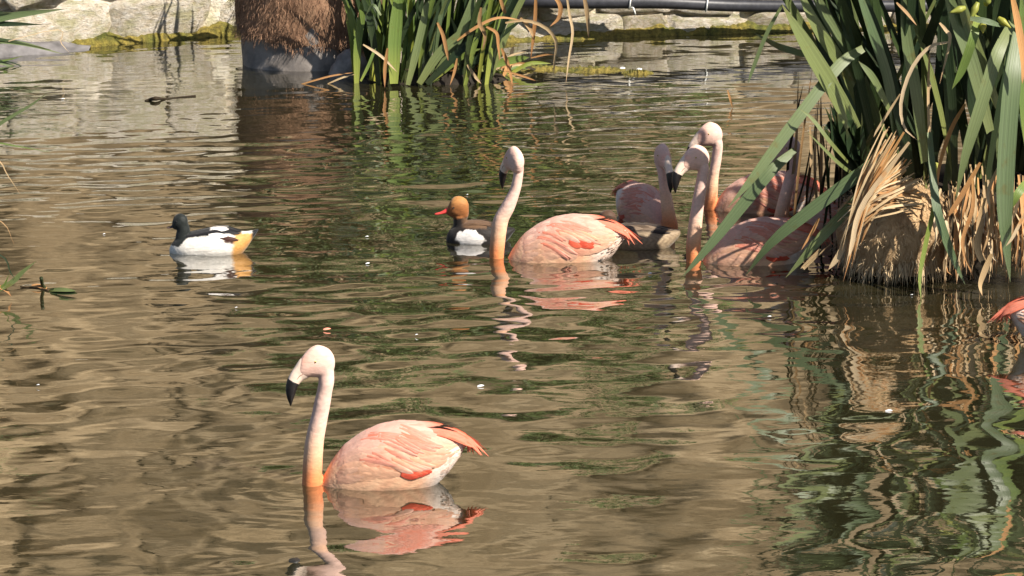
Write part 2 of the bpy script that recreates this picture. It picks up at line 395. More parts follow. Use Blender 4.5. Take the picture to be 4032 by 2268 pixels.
def tube(name, P, r, mat, parent=None, off=None, seg=12, n=40):
    """P rows of x,y,z; r a number or rows"""
    P = cr(P, n); rr = np.full(n, r) if np.isscalar(r) else np.interp(np.linspace(0, 1, n), np.linspace(0, 1, len(r)), r)
    V, F = tube_vf(P, rr, seg)
    return mesh(name, V, F, mat, parent, off)
def tube_vf(P, rr, seg=12):
    n = len(P); V, F = [], []
    up = Vector((0.13, 0.97, 0.21))
    for i in range(n):
        t = Vector(P[min(n-1, i+1)] - P[max(0, i-1)]).normalized()
        a = (up - t*up.dot(t)).normalized(); b = t.cross(a); up = a
        for k in range(seg):
            th = 2*math.pi*k/seg; V.append(Vector(P[i]) + (a*math.cos(th) + b*math.sin(th))*float(rr[i]))
    for i in range(n-1):
        for k in range(seg):
            F.append((i*seg+k, i*seg+(k+1) % seg, (i+1)*seg+(k+1) % seg, (i+1)*seg+k))
    F.append(tuple(range(seg-1, -1, -1))); F.append(tuple((n-1)*seg+k for k in range(seg)))
    return V, F
def build_pipe():
    pts = [PY(x, y, Yv) for x, y, Yv in ((1900, 2, 22.75), (2250, 10, 22.72), (2600, 10, 22.78), (2900, 22, 22.9), (3300, 24, 23.0), (4400, 20, 23.3))]
    root = empty('pipe', pts[2], 'black irrigation pipe tied along the top of the low stone wall', 'pipe')
    tube('pipe_tube', pts, 0.042, M['pipe'], root, root.location, 16, 60)
    for (x, y, Yv) in ((2480, 8, 22.75), (2782, 17, 22.85)):
        c = PY(x, y, Yv)
        V, F = [], []
        a = [c + Vector((0.006*math.sin(t), 0.047*math.cos(t), 0.047*math.sin(t))) for t in np.linspace(0, 6.28, 16)]
        if x < 2600: a = a[:13] + [c + Vector((0.02, -0.055, -0.03)), c + Vector((0.035, -0.06, -0.075))]
        tube('cable_tie', a, 0.006, M['tie'], root, root.location, 6, 30)
build_pipe()
def build_ledge():
    g = []
    p0, p1 = W(-500, 262), W(345, 205)
    import bmesh
    V, F = [], []
    n, m = 50, 8
    for i in range(n):
        f = i/(n-1); p = p0.lerp(p1, f); hgt = 0.16*(1-f)**0.8 + 0.012
        for k in range(m):
            a = math.pi*0.55*k/(m-1)
            no = 0.02*noise.fractal(Vector((f*9, k*0.5, 3)), 1, 2, 4)
            V.append((p.x, p.y + 0.22*(1-math.cos(a)) - no, -0.04 + (hgt+0.04)*math.sin(a) + no*0.5))
    for i in range(n-1):
        for k in range(m-1): a = i*m+k; F.append((a, a+m, a+m+1, a+1))
    o = mesh('concrete_ledge', V, F, M['ledge'])
    props(o, 'grey sloping concrete ledge dipping into the water at the foot of the lichen-stained wall', 'ledge')
build_ledge()

# ------------------------------------------------------------------ leaves
def leaf_vf(P, w, face=Vector((0, -1, 0.25)), n=11, fold=0.16, twist=0.0, prof='sword', roll0=0.0):
    P = cr(P, n); V, UV = [], []
    for i in range(n):
        f = i/(n-1); t = Vector(P[min(n-1, i+1)] - P[max(0, i-1)]).normalized()
        side = t.cross(face)
        side = side.normalized() if side.length > 1e-4 else Vector((1, 0, 0))
        side = Matrix.Rotation(roll0 + twist*f, 3, t) @ side
        nn = side.cross(t)
        if prof == 'sword': k = (0.62 + 0.38*min(1, f/0.25)) * (1 if f < 0.55 else max(0.0, (1 - ((f-0.55)/0.45)**1.7)))
        elif prof == 'both': k = max(0.04, math.sin(math.pi*min(1, 0.12+f*0.88))**0.7)
        else: k = (0.8 + 0.2*f) if f < 0.93 else 0.6
        h = max(0.0006, 0.5*w*k); c = Vector(P[i])
        V += [c - side*h, c - nn*h*fold*2, c + side*h]; UV += [(0, f), (0.5, f), (1, f)]
    F = []
    for i in range(n-1):
        for k in range(2): a = i*3+k; F.append((a, a+1, a+4, a+3))
    return V, F, UV
def leaf(root, P, w, mat, name='leaf', **k):
    V, F, UV = leaf_vf(P, w, **k)
    return mesh(name, V, F, M[mat], root, root.location, uv=UV)
def pxs(pts, Y): 
    if np.isscalar(Y): Y = [Y]*len(pts)
    return [PY(x, y, q) for (x, y), q in zip(pts, Y)]
def grow(base, az, lean, length, droop, n=5):
    """a blade rising from base, leaning away and arching over"""
    P = [Vector(base)]; a = lean
    d = Vector((math.cos(az), math.sin(az), 0)); st = length/(n-1)
    for i in range(n-1):
        P.append(P[-1] + (d*math.sin(a) + Vector((0, 0, 1))*math.cos(a))*st); a += droop/(n-1)
    return P
def fibres(name, pts, mat, parent, off, g, length, wdt=0.002, down=0.6):
    V, F = [], []
    for p, nrm_ in pts:
        d = (nrm_ + Vector((g.gauss(0, .6), g.gauss(0, .6), g.gauss(0, .6) - down))).normalized()
        l = length*g.uniform(0.4, 1.3); s = Vector((d.y, -d.x, 0.1)).normalized()*wdt*g.uniform(.6, 1.4)
        q = p + d*l*0.5; e = q + (d + Vector((g.gauss(0, .4), g.gauss(0, .4), -down*0.9))).normalized()*l*0.5
        i = len(V); V += [p - s, p + s, q + s*0.8, q - s*0.8, e]; F += [(i, i+1, i+2, i+3), (i+3, i+2, i+4)]
    o = mesh(name, V, F, M[mat], parent, off, smooth=False); o['kind'] = 'stuff'
    return o

# ------------------------------------------------------------------ iris clump on its coir mound
def build_iris():
    g = random.Random(5)
    c0 = W(3700, 1105); c0.y += 0.35
    root = empty('iris_clump', (c0.x, c0.y, 0), 'large clump of green iris blades with straw-coloured dead leaves on a hairy coir mound', 'iris')
    off = root.location
    # mound
    m0 = W(3545, 1108); mc = Vector((m0.x, m0.y + 0.26, 0)); V, F = [], []; nu, nv = 48, 20; pts = []
    for j in range(nv):
        f = j/(nv-1); a = R(-22) + (R(90)-R(-22))*f
        for i in range(nu):
            th = 2*math.pi*i/nu; d = Vector((math.cos(th)*math.cos(a), math.sin(th)*math.cos(a), math.sin(a)))
            n = noise.fractal(d*2.2 + Vector((4, 1, 2)), 1, 2, 5)
            e = Vector((math.copysign(abs(d.x)**0.8, d.x)*0.285, d.y*0.34, (math.copysign(abs(d.z)**0.75, d.z))*0.25)) * (1 + 0.10*n)
            e.z += 0.165
            p = mc + e; V.append(p)
            if d.y < 0.35 and e.z < 0.42: pts.append((p, d))
    for j in range(nv-1):
        for i in range(nu): F.append((j*nu+i, j*nu+(i+1) % nu, (j+1)*nu+(i+1) % nu, (j+1)*nu+i))
    md = mesh('coir_mound', V, F, M['coir'], root, off)
    fp = []
    for k in range(2600):
        p, d = g.choice(pts); q = Vector(p) + Vector((g.gauss(0, .02), g.gauss(0, .006), g.gauss(0, .02))); fp.append((q, d))
    fibres('coir_fibre', fp, 'fibre', md, off, g, 0.04, 0.0016, 0.5)
    fr = []
    for k in range(420):
        x = g.uniform(-.28, .28); y = -0.335*math.sqrt(max(0, 1-(x/.29)**2)); fr.append((mc + Vector((x, y, 0.09+g.uniform(-.03, .05))), Vector((x, -0.4, -0.6))))
    fibres('root_fringe', fr, 'fibre', md, off, g, 0.09, 0.0024, 1.6)
    # root base under the skirt, near-black to paint in the undercut's shade
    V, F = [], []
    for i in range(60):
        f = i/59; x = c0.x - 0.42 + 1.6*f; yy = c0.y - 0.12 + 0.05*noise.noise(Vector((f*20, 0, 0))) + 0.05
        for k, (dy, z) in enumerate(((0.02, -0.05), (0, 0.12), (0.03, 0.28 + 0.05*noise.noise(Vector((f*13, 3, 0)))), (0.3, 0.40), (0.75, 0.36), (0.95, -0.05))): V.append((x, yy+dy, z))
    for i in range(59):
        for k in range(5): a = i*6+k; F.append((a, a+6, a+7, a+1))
    mesh('root_base', V, F, M['soil_shade'], root, off)
    # blades traced one by one: points, depth, width, material
    T = [([(3450, 720), (3330, 440), (3190, 200), (3078, 15)], (16.35, 16.2, 16.1, 16.05), .088, 'green'),
         ([(3500, 700), (3350, 320), (3220, 110), (3120, -90)], (16.5, 16.4, 16.3, 16.3), .066, 'green'),
         ([(3520, 640), (3370, 260), (3240, 40), (3160, -140)], (16.5, 16.4, 16.35, 16.3), .058, 'green'),
         ([(3540, 620), (3500, 330), (3430, 110), (3340, -150)], (16.4, 16.3, 16.2, 16.2), .056, 'green'),
         ([(3505, 440), (3440, 310), (3380, 240)], (16.15, 16.1, 16.1), .034, 'green'),
         ([(3640, 640), (3610, 380), (3570, 150), (3550, -120)], (16.4, 16.3, 16.25, 16.2), .062, 'green'),
         ([(3400, 190), (3300, 262), (3130, 480), (2980, 680), (2866, 818)], (16.3, 16.2, 16.05, 15.95, 15.9), .058, 'green'),
         ([(3130, 590), (3040, 670), (2930, 800), (2800, 960), (2690, 1087)], (16.3, 16.2, 16.15, 16.1, 16.08), .060, 'green', 'both'),
         ([(3500, 600), (3407, 668), (3210, 815), (3040, 953), (2935, 1086)], (16.2, 16.0, 15.95, 15.95, 16.0), .062, 'green'),
         ([(3440, 700), (3360, 800), (3220, 950), (3093, 1094)], (16.2, 16.0, 15.95, 15.95), .052, 'green'),
         ([(3660, 520), (3680, 760), (3705, 880), (3755, 1020), (3800, 1120)], (16.0, 15.85, 15.8, 15.8, 15.82), .044, 'green'),
         ([(3690, 640), (3680, 800), (3645, 960), (3622, 1090), (3628, 1190)], (16.0, 15.85, 15.8, 15.75, 15.7), .024, 'lime'),
         ([(4010, 130), (3985, 330), (3962, 640), (3958, 880), (3978, 1112)], (15.9, 15.75, 15.7, 15.7, 15.75), .092, 'green'),
         ([(3985, 90), (3925, 220), (3865, 410), (3805, 600), (3762, 790)], (15.95, 15.8, 15.75, 15.75, 15.8), .068, 'green'),
         ([(3850, 60), (3835, 140), (3790, 270), (3748, 352)], (15.9, 15.8, 15.8, 15.8), .044, 'lime'),
         ([(3900, 520), (3830, 250), (3760, 60), (3700, -120)], (16.2, 16.1, 16.1, 16.0), .075, 'green'),
         ([(3930, 420), (3860, 230), (3800, 60), (3760, -100)], (16.3, 16.2, 16.1, 16.0), .06, 'green'),
         ([(3820, 72), (3890, 85), (3960, 108)], (15.8, 15.8, 15.85), .03, 'green'),
         ([(4060, 640), (4040, 420), (4030, 200), (4020, -50)], (15.95, 15.9, 15.9, 15.9), .07, 'lime'),
         ([(4060, 700), (4010, 760), (3960, 850)], (15.9, 15.8, 15.8), .04, 'lime'),
         ([(3230, 230), (3120, 200), (3060, 180), (2970, 130)], (16.6, 16.6, 16.6, 16.6), .035, 'green'),
         ([(3080, 20), (3020, 130), (2965, 270), (2945, 330)], (16.3, 16.3, 16.3, 16.3), .02, 'green'),
         ([(3340, 640), (3270, 560), (3200, 470), (3150, 430)], (16.1, 16.0, 16.0, 16.0), .02, 'green'),
         ([(3380, 700), (3300, 640), (3180, 520)], (16.1, 16.0, 15.95), .018, 'green')]
    for P, Y, wd, mt, *pf in T:
        leaf(root, pxs(P, Y), wd, mt, prof=(pf or ['sword'])[0], face=Vector((0.35, -1, 0.35)), fold=0.10, twist=g.uniform(-.25, .25), n=14)
    # seed pods near the top
    for (x, y, dx, dy) in ((3800, 30, -60, 20), (3850, 10, -30, 70), (3880, 20, 20, -40), (3930, 70, 50, 40), (3870, 90, 0, 40)):
        a, b = PY(x, y, 15.85), PY(x+dx, y+dy, 15.82)
        tube('seed_pod', [a, a.lerp(b, .4), b], [0.010, 0.019, 0.003], M['lime'], root, off, 8, 10)
    # the dense mass behind
    for k in range(135):
        b = Vector((c0.x + g.uniform(-.40, 1.15), c0.y + g.uniform(-.05, .38), g.uniform(.25, .45)))
        az = g.uniform(0, 6.28); sx = (b.x - c0.x - .3)
        P = grow(b, math.atan2(g.gauss(0, .25), sx + g.gauss(.06, .32)), g.uniform(.03, .42), g.uniform(1.15, 2.1), g.uniform(0, .5))
        leaf(root, P, g.uniform(.036, .068), g.choice(['dkgreen_shade', 'dkgreen_shade', 'dkgreen_shade', 'green']), face=Vector((g.gauss(0.2, .5), -1, .2)), twist=g.uniform(-.5, .5), fold=.1)
    for k in range(12):                                   # arching back towards the water on the near side
        b = Vector((c0.x + g.uniform(.2, 1.0), c0.y + g.uniform(-.1, .2), g.uniform(.35, .55)))
        P = grow(b, g.uniform(-2.6, -0.5), g.uniform(.1, .35), g.uniform(.7, 1.2), g.uniform(.3, 1.2))
        leaf(root, P, g.uniform(.03, .06), g.choice(['dkgreen_shade', 'green']), face=Vector((g.gauss(0.2, .4), -1, .3)), twist=g.uniform(-.6, .6), fold=.1)
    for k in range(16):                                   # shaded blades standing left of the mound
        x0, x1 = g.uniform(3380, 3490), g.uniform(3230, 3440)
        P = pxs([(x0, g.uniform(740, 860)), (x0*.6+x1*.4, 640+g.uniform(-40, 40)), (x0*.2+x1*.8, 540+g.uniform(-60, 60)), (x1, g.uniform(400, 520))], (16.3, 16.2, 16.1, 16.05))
        leaf(root, P, g.uniform(.035, .07), 'dkgreen_shade', face=Vector((g.gauss(.5, .3), -1, .2)), twist=g.uniform(-.4, .4), fold=.1)
    # dry fan over the mound
    for k in range(92):
        f = g.random(); tx, ty = 3500 + 150*f + g.uniform(-20, 20), 520 + 300*f + g.uniform(-40, 60)
        ex, ey = 3290 + 150*f*g.random() + g.uniform(-15, 60), 1085 - 260*f + g.uniform(-110, 10)
        Yv = 15.98 - 0.05*(1-f); q = g.uniform(-.04, .03)
        P = pxs([(tx, ty), ((tx*.6+ex*.4)-25*(1-f)+g.uniform(-8, 8), ty*.6+ey*.4 + g.uniform(-15, 5)), ((tx*.25+ex*.75)-12, ty*.25+ey*.75), (ex, ey)], (Yv+.05+q, Yv-.05+q, Yv-.08+q, Yv-.06+q))
        leaf(root, P, g.uniform(.005, .015), g.choice(['dead', 'dead', 'dead', 'orange']), 'dead_leaf', prof='both', twist=g.uniform(-1, 1), face=Vector((.3, -1, .4)))
    # hanging skirt of dry leaves
    for k in range(185):
        x = 3740 + 400*g.random() if k > 20 else g.uniform(3700, 3800); top = g.uniform(640, 900) + (60 if x < 3780 else 0); bot = g.uniform(1010, 1120) if g.random() < .75 else g.uniform(900, 1000)
        Yv = g.uniform(15.92, 16.06); lean = g.gauss(0, 35); m = 0.5*(top+bot)
        P = pxs([(x+g.gauss(0, 8), top), (x+lean*.3+g.gauss(0, 10), m-30), (x+lean*.7+g.gauss(0, 10), m+50), (x+lean, bot)], (Yv+.16, Yv+.03, Yv, Yv-.02))
        leaf(root, P, g.uniform(.008, .021), g.choice(['dead', 'dead', 'dead', 'dead', 'dead', 'orange', 'stem']), 'dead_leaf', prof='both', twist=g.uniform(-1.5, 1.5), face=Vector((g.gauss(.2, .3), -1, .2)), n=9)
    D = [([(3905, 1000), (3880, 1060), (3860, 1120), (3868, 1165)], 15.66, .036, 'dead'), ([(3830, 700), (3830, 820), (3790, 960), (3835, 1100)], 15.7, .020, 'orange'),
         ([(3880, 780), (3850, 900), (3880, 1040)], 15.72, .022, 'dead'), ([(3905, 800), (3900, 900), (3868, 1000)], 15.72, .020, 'dead'), ([(3860, 640), (3780, 780), (3710, 880)], 15.9, .026, 'orange'),
         ([(3800, 410), (3745, 510), (3700, 650), (3690, 760)], 15.9, .024, 'orange'), ([(3740, 165), (3660, 185), (3590, 270), (3548, 400), (3560, 500), (3612, 552)], 15.95, .018, 'dead'),
         ([(3545, 370), (3500, 440), (3455, 510), (3440, 540)], 16.0, .014, 'dead'), ([(3660, 210), (3655, 400), (3665, 620), (3690, 760)], 16.0, .016, 'dead'),
         ([(3530, 10), (3570, 50), (3610, 100)], 15.9, .016, 'dead'), ([(3985, -20), (4010, 100), (4030, 240), (4025, 330)], 15.7, .04, 'orange'), ([(3700, 90), (3725, 120), (3740, 160), (3700, 330)], 15.95, .018, 'dead'),
         ([(3230, 980), (3160, 1060), (3270, 960)], 15.9, .02, 'dead'), ([(3345, 930), (3300, 1010), (3262, 1062)], 15.85, .03, 'dead'), ([(3190, 500), (3195, 620), (3190, 660)], 16.0, .014, 'dead'),
         ([(3225, 860), (3200, 910), (3155, 985)], 15.95, .016, 'orange'), ([(3560, 520), (3420, 760), (3370, 930), (3320, 1110)], 15.83, .020, 'orange'), ([(3580, 560), (3400, 800), (3355, 960), (3345, 1010)], 15.82, .026, 'dead'),
         ([(3870, 860), (3850, 980), (3905, 1090)], 15.68, .035, 'stem'), ([(3940, 640), (3890, 760), (3910, 850)], 15.75, .02, 'dead'), ([(4040, 830), (3990, 930), (3960, 970)], 15.68, .02, 'dead')]
    for P, Y, wd, mt in D:
        leaf(root, pxs(P, Y), wd, mt, 'dead_leaf', prof='both', twist=g.uniform(-.8, .8), face=Vector((.3, -1, .3)), n=14)
    # dark old stems at the water beside the mound
    for k in range(30):
        x0 = g.uniform(3090, 3420); y0 = g.uniform(860, 1020); x1 = x0*.5 + g.uniform(3180, 3420)*.5 + g.uniform(-20, 20); y1 = g.uniform(260, 640)
        Yv = W(x0, y0).y
        P = [W(x0, y0, -.02)] + pxs([((x0+x1)/2+g.uniform(-25, 25), (y0+y1)/2), (x1, y1)], (Yv*.6+16.3*.4, 16.4))
        leaf(root, P, g.uniform(.008, .020), g.choice(['stem', 'stem', 'dkgreen_shade', 'dead']), 'stem', prof='both', twist=g.uniform(-1, 1), n=8)
build_iris()

# ------------------------------------------------------------------ planter with coir mat, reeds
def build_planter():
    g = random.Random(9)
    a, b = W(948, 262), W(1470, 300)
    cx, cy = (a.x+b.x)/2, (a.y+b.y)/2 + 0.42; rx, ry = (b.x-a.x)/2*1.02, 0.42
    root = empty('planter', (cx, cy, 0), 'grey concrete planter draped in shaggy brown coir matting in the water', 'planter'); off = root.location
    def shell(zs, grow_, nz, mat, name, amp, seed, low=None):
        V, F = [], []; nu = 90; pts = []
        for j in range(nz):
            f = j/(nz-1)
            for i in range(nu):
                th = 2*math.pi*i/nu; cxx, syy = math.cos(th), math.sin(th)
                cxx = math.copysign(abs(cxx)**0.75, cxx); syy = math.copysign(abs(syy)**0.75, syy)
                z0 = zs[0] + (low(th) if low else 0); z = z0 + (zs[1]-z0)*f
                n = noise.fractal(Vector((cxx*1.6+seed, syy*1.6, z*2.5)), 1, 2, 5)
                s = 1 + grow_ + amp*n
                if f > 0.85: s *= 1 - 0.35*((f-0.85)/0.15)**2
                p = Vector((cx+cxx*rx*s, cy+syy*ry*s, z + 0.02*n)); V.append(p); pts.append((p, Vector((cxx, syy, -.2)), j))
        for j in range(nz-1):
            for i in range(nu): F.append((j*nu+i, j*nu+(i+1) % nu, (j+1)*nu+(i+1) % nu, (j+1)*nu+i))
        F.append(tuple((nz-1)*nu+i for i in range(nu)))
        return mesh(name, V, F, mat, root, off), pts
    shell((-0.1, 0.55), 0, 14, M['concrete'], 'pot_body', 0.04, 1)
    low = lambda th: 0.06*noise.noise(Vector((math.cos(th)*3, math.sin(th)*3, 1))) - 0.09*max(0, math.cos(th+0.6)) + 0.03*noise.noise(Vector((math.cos(th)*12, math.sin(th)*12, 5)))
    mt, pts = shell((0.21, 0.80), 0.05, 18, M['coir_red'], 'coir_mat', 0.07, 7, low)
    pts = [p for p in pts if p[1].y < 0.3]; lowp = [p for p in pts if p[2] <= 1]
    fp = [(Vector(p[0]) + Vector((g.gauss(0, .02), 0, g.gauss(0, .02))), p[1]) for p in (g.choice(pts) for _ in range(4200))]
    fp += [(Vector(p[0]) + Vector((g.gauss(0, .01), 0, g.gauss(0, .01))), p[1]) for p in (g.choice(lowp) for _ in range(900))]
    fibres('coir_fibre', fp, 'fibre_red', mt, off, g, 0.055, 0.0014, 0.9)
    # plants on top, mostly seen mirrored in the water
    for k in range(40):
        b_ = Vector((cx + g.uniform(-.3, .35), cy + g.uniform(-.2, .2), .72))
        leaf(root, grow(b_, g.uniform(0, 6.28), g.uniform(.05, .7), g.uniform(.3, .7), g.uniform(0, .8)), g.uniform(.02, .045), g.choice(['dkgreen_shade', 'green', 'dead']), twist=g.uniform(-.5, .5))
    o = mesh('mossy_rock', *rock_vf(W(1385, 296), 0.14, 0.12, 0.15, 4), M['concrete']); props(o, 'small wet grey rock between the brown planter and the reeds', 'rock')
def rock_vf(c, sx, sy, sz, seed):
    V, F = [], []; nu, nv = 24, 12
    for j in range(nv):
        a = R(-60) + R(149)*j/(nv-1)
        for i in range(nu):
            th = 2*math.pi*i/nu; d = Vector((math.cos(th)*math.cos(a), math.sin(th)*math.cos(a), math.sin(a)))
            n = noise.fractal(d*1.5 + Vector((seed, 0, 0)), 1, 2, 4); V.append(Vector(c) + Vector((d.x*sx, d.y*sy, d.z*sz))*(1+.25*n))
    for j in range(nv-1):
        for i in range(nu): F.append((j*nu+i, j*nu+(i+1) % nu, (j+1)*nu+(i+1) % nu, (j+1)*nu+i))
    F.append(tuple((nv-1)*nu+i for i in range(nu)))
    return V, F
build_planter()
def build_reeds():
    g = random.Random(15)
    c0 = W(1620, 335); c0.z = 0
    root = empty('reed_clump', c0, 'bright green sword-leaved reeds with drooping orange dead leaves beside the brown planter', 'reeds'); off = root.location
    Yb = c0.y
    T = [([(1402, 330), (1402, 180), (1385, 80), (1335, -60)], .052, 'lime'), ([(1404, 330), (1408, 180), (1425, 60), (1440, -80)], .05, 'lime'), ([(1398, 330), (1385, 160), (1360, 60)], .03, 'lime'),
         ([(1466, 318), (1484, 220), (1508, 90), (1530, -90)], .07, 'lime'), ([(1475, 320), (1500, 250), (1530, 140), (1560, -60)], .04, 'lime'), ([(1551, 330), (1553, 180), (1562, 60), (1580, -150)], .085, 'lime'), ([(1583, 330), (1600, 200), (1620, 60), (1632, -120)], .05, 'lime'),
         ([(1606, 335), (1640, 200), (1672, 60), (1700, -120)], .048, 'green'), ([(1634, 335), (1672, 210), (1735, 60), (1800, -80)], .07, 'green'), ([(1620, 335), (1655, 220), (1690, 80), (1730, -100)], .05, 'dkgreen_shade'),
         ([(1806, 308), (1808, 230), (1798, 130), (1768, 55)], .032, 'green'), ([(1650, 330), (1730, 210), (1830, 120), (1960, -20)], .06, 'green'), ([(1680, 330), (1780, 230), (1900, 110), (2010, 10)], .05, 'dkgreen_shade'),
         ([(1700, 320), (1790, 180), (1850, 40), (1880, -80)], .06, 'green'), ([(1660, 330), (1700, 150), (1760, 0), (1830, -120)], .06, 'dkgreen_shade'), ([(1730, 330), (1850, 260), (1960, 150), (2080, 60)], .04, 'dkgreen_shade'),
         ([(1890, 275), (1960, 250), (2040, 232), (2085, 226)], .05, 'lime'), ([(1690, 325), (1760, 270), (1840, 210), (1900, 190)], .035, 'lime'), ([(1420, 320), (1450, 260), (1470, 210), (1480, 190)], .02, 'lime'),
         ([(1500, 60), (1470, 20), (1440, 60)], .02, 'green')]
    for P, wd, mt in T:
        q = g.uniform(-.12, .12)
        leaf(root, pxs(P, (Yb+q, Yb+q+.02, Yb+q+.04, Yb+q+.06)[:len(P)]), wd, mt, face=Vector((.4, -1, .3)), twist=g.uniform(-.4, .4), fold=.12, n=13)
    for k in range(95):
        b = Vector((c0.x + g.uniform(-.28, .5), c0.y + g.uniform(0.0, .45), -.02)); sx = b.x - c0.x
        P = grow(b, math.atan2(g.gauss(0, .3), sx*1.2 + g.gauss(0.12, .25)), g.uniform(.02, .35), g.uniform(.7, 1.45), g.uniform(0, .7))
        leaf(root, P, g.uniform(.02, .048), g.choice(['green', 'dkgreen_shade', 'dkgreen_shade', 'dkgreen_shade', 'lime']), face=Vector((g.gauss(.3, .4), -1, .2)), twist=g.uniform(-.5, .5))
    for k in range(45):                                  # low tangle at the foot
        x = g.uniform(1660, 2020); y = 335 - (x-1660)*.12 + g.uniform(-12, 8); b = W(x, y); L_ = g.uniform(60, 200); a = g.uniform(-.3, 2.6)
        P = [b, PY(x + math.cos(a)*L_*.5, y - abs(math.sin(a))*L_*.4-20, b.y+.03), PY(x + math.cos(a)*L_, y - abs(math.sin(a))*L_*.7, b.y + g.uniform(-.1, .15))]
        leaf(root, P, g.uniform(.012, .035), g.choice(['lime', 'dkgreen_shade', 'dead', 'orange', 'stem', 'green']), twist=g.uniform(-1, 1), prof='both', n=8)
    D = [([(1990, 90), (2070, 80), (2150, 110), (2190, 165), (2183, 240), (2180, 300)], .022), ([(2110, -40), (2108, 60), (2100, 150), (2090, 230)], .024), ([(2170, -30), (2205, 20), (2200, 70), (2165, 105)], .028), ([(2230, -30), (2243, 60), (2255, 130), (2240, 230), (2228, 330)], .018),
         ([(2295, -40), (2310, 40), (2315, 90), (2318, 150)], .028), ([(1722, 88), (1745, 140), (1758, 200), (1765, 240)], .024), ([(1895, 30), (1888, 90), (1910, 140), (1900, 200)], .026), ([(1965, -20), (1985, 40), (1995, 60)], .024), ([(1975, 190), (1995, 240), (2010, 290), (2018, 340)], .026),
         ([(1915, 105), (1955, 130), (1962, 180), (1968, 240)], .022), ([(1526, 190), (1516, 270), (1515, 345)], .022), ([(1430, 175), (1500, 220), (1565, 285)], .018), ([(1800, 230), (1790, 280), (1772, 335)], .018), ([(2050, 70), (2085, 110), (2100, 150)], .026), ([(1800, 160), (1870, 110), (1960, 70), (2060, 80)], .02),
         ([(1185, 332), (1300, 300), (1395, 285)], .012), ([(1290, 330), (1350, 305), (1400, 292)], .012), ([(2090, 228), (2150, 215), (2190, 215)], .012), ([(1840, 255), (1870, 300), (1895, 330)], .02), ([(1990, 280), (2060, 300), (2110, 318)], .014)]
    for P, wd in D:
        q = g.uniform(-.15, .05)
        leaf(root, pxs(P, Yb+q), wd, g.choice(['orange', 'orange', 'dead']), 'dead_leaf', prof='both', twist=g.uniform(-.8, .8), n=13)
    o = mesh('root_base', *rock_vf(Vector((c0.x+.12, c0.y+.25, -.03)), .48, .28, .12, 2), M['soil_shade'], root, off)
build_reeds()
def build_left():
    g = random.Random(2)
    b = W(-330, 260); b.z = 0
    root = empty('sword_leaf_clump', b, 'green blades reaching over the grey ledge towards the lichen-stained wall', 'leaves')
    for P, wd, mt in (([(-330, 150), (-120, 95), (60, 60), (265, 34)], .06, 'green'), ([(-330, 160), (-150, 95), (20, 94), (172, 97)], .045, 'dkgreen_shade'), ([(-330, 180), (-60, 160), (90, 172), (252, 214)], .038, 'green'),
                      ([(-330, 200), (-120, 150), (0, 155), (200, 195)], .03, 'dkgreen_shade'), ([(-330, 250), (-80, 235), (40, 258), (112, 302)], .026, 'green'), ([(-200, 250), (0, 240), (90, 220)], .014, 'lime'), ([(-330, 120), (-100, 60), (50, 48)], .05, 'dkgreen_shade'),
                      ([(-330, 300), (-100, 235), (40, 245), (118, 278)], .014, 'dkgreen_shade'), ([(195, 120), (240, 170), (270, 205)], .006, 'dead')):
        leaf(root, [Vector((b.x, b.y, -.02))] + pxs(P, b.y), wd, mt, face=Vector((.1, -1, .5)), twist=g.uniform(-.3, .3), n=14)
    b = W(-260, 1180); b.z = 0
    root = empty('sword_leaf_clump', b, 'sparse thin green blades and yellow leaf beside the floating sprig', 'leaves')
    for P, wd, mt in (([(-250, 700), (-100, 560), (20, 474), (120, 415), (185, 366)], .018, 'green'), ([(-250, 640), (-60, 565), (80, 578), (200, 600)], .008, 'lime'), ([(-200, 560), (-20, 620), (30, 690), (80, 765)], .006, 'dead'),
                      ([(-200, 820), (0, 870), (55, 960)], .006, 'dead'), ([(-150, 1190), (25, 1125), (90, 1070), (145, 1026)], .026, 'green'), ([(-120, 980), (10, 1010), (40, 1070), (60, 1100)], .008, 'dkgreen_shade'), ([(-120, 1170), (0, 1135), (38, 1078)], .014, 'lime'),
                      ([(-120, 1100), (10, 1135), (45, 1168)], .02, 'orange'), ([(-120, 1130), (0, 1192), (52, 1242)], .014, 'green'), ([(-120, 1260), (0, 1250), (14, 1275)], .04, 'lime'), ([(-100, 1120), (0, 1140), (50, 1142)], .008, 'dkgreen_shade')):
        leaf(root, [Vector((b.x, b.y, -.02))] + pxs(P, b.y), wd, mt, face=Vector((.1, -1, .5)), n=14)
build_left()

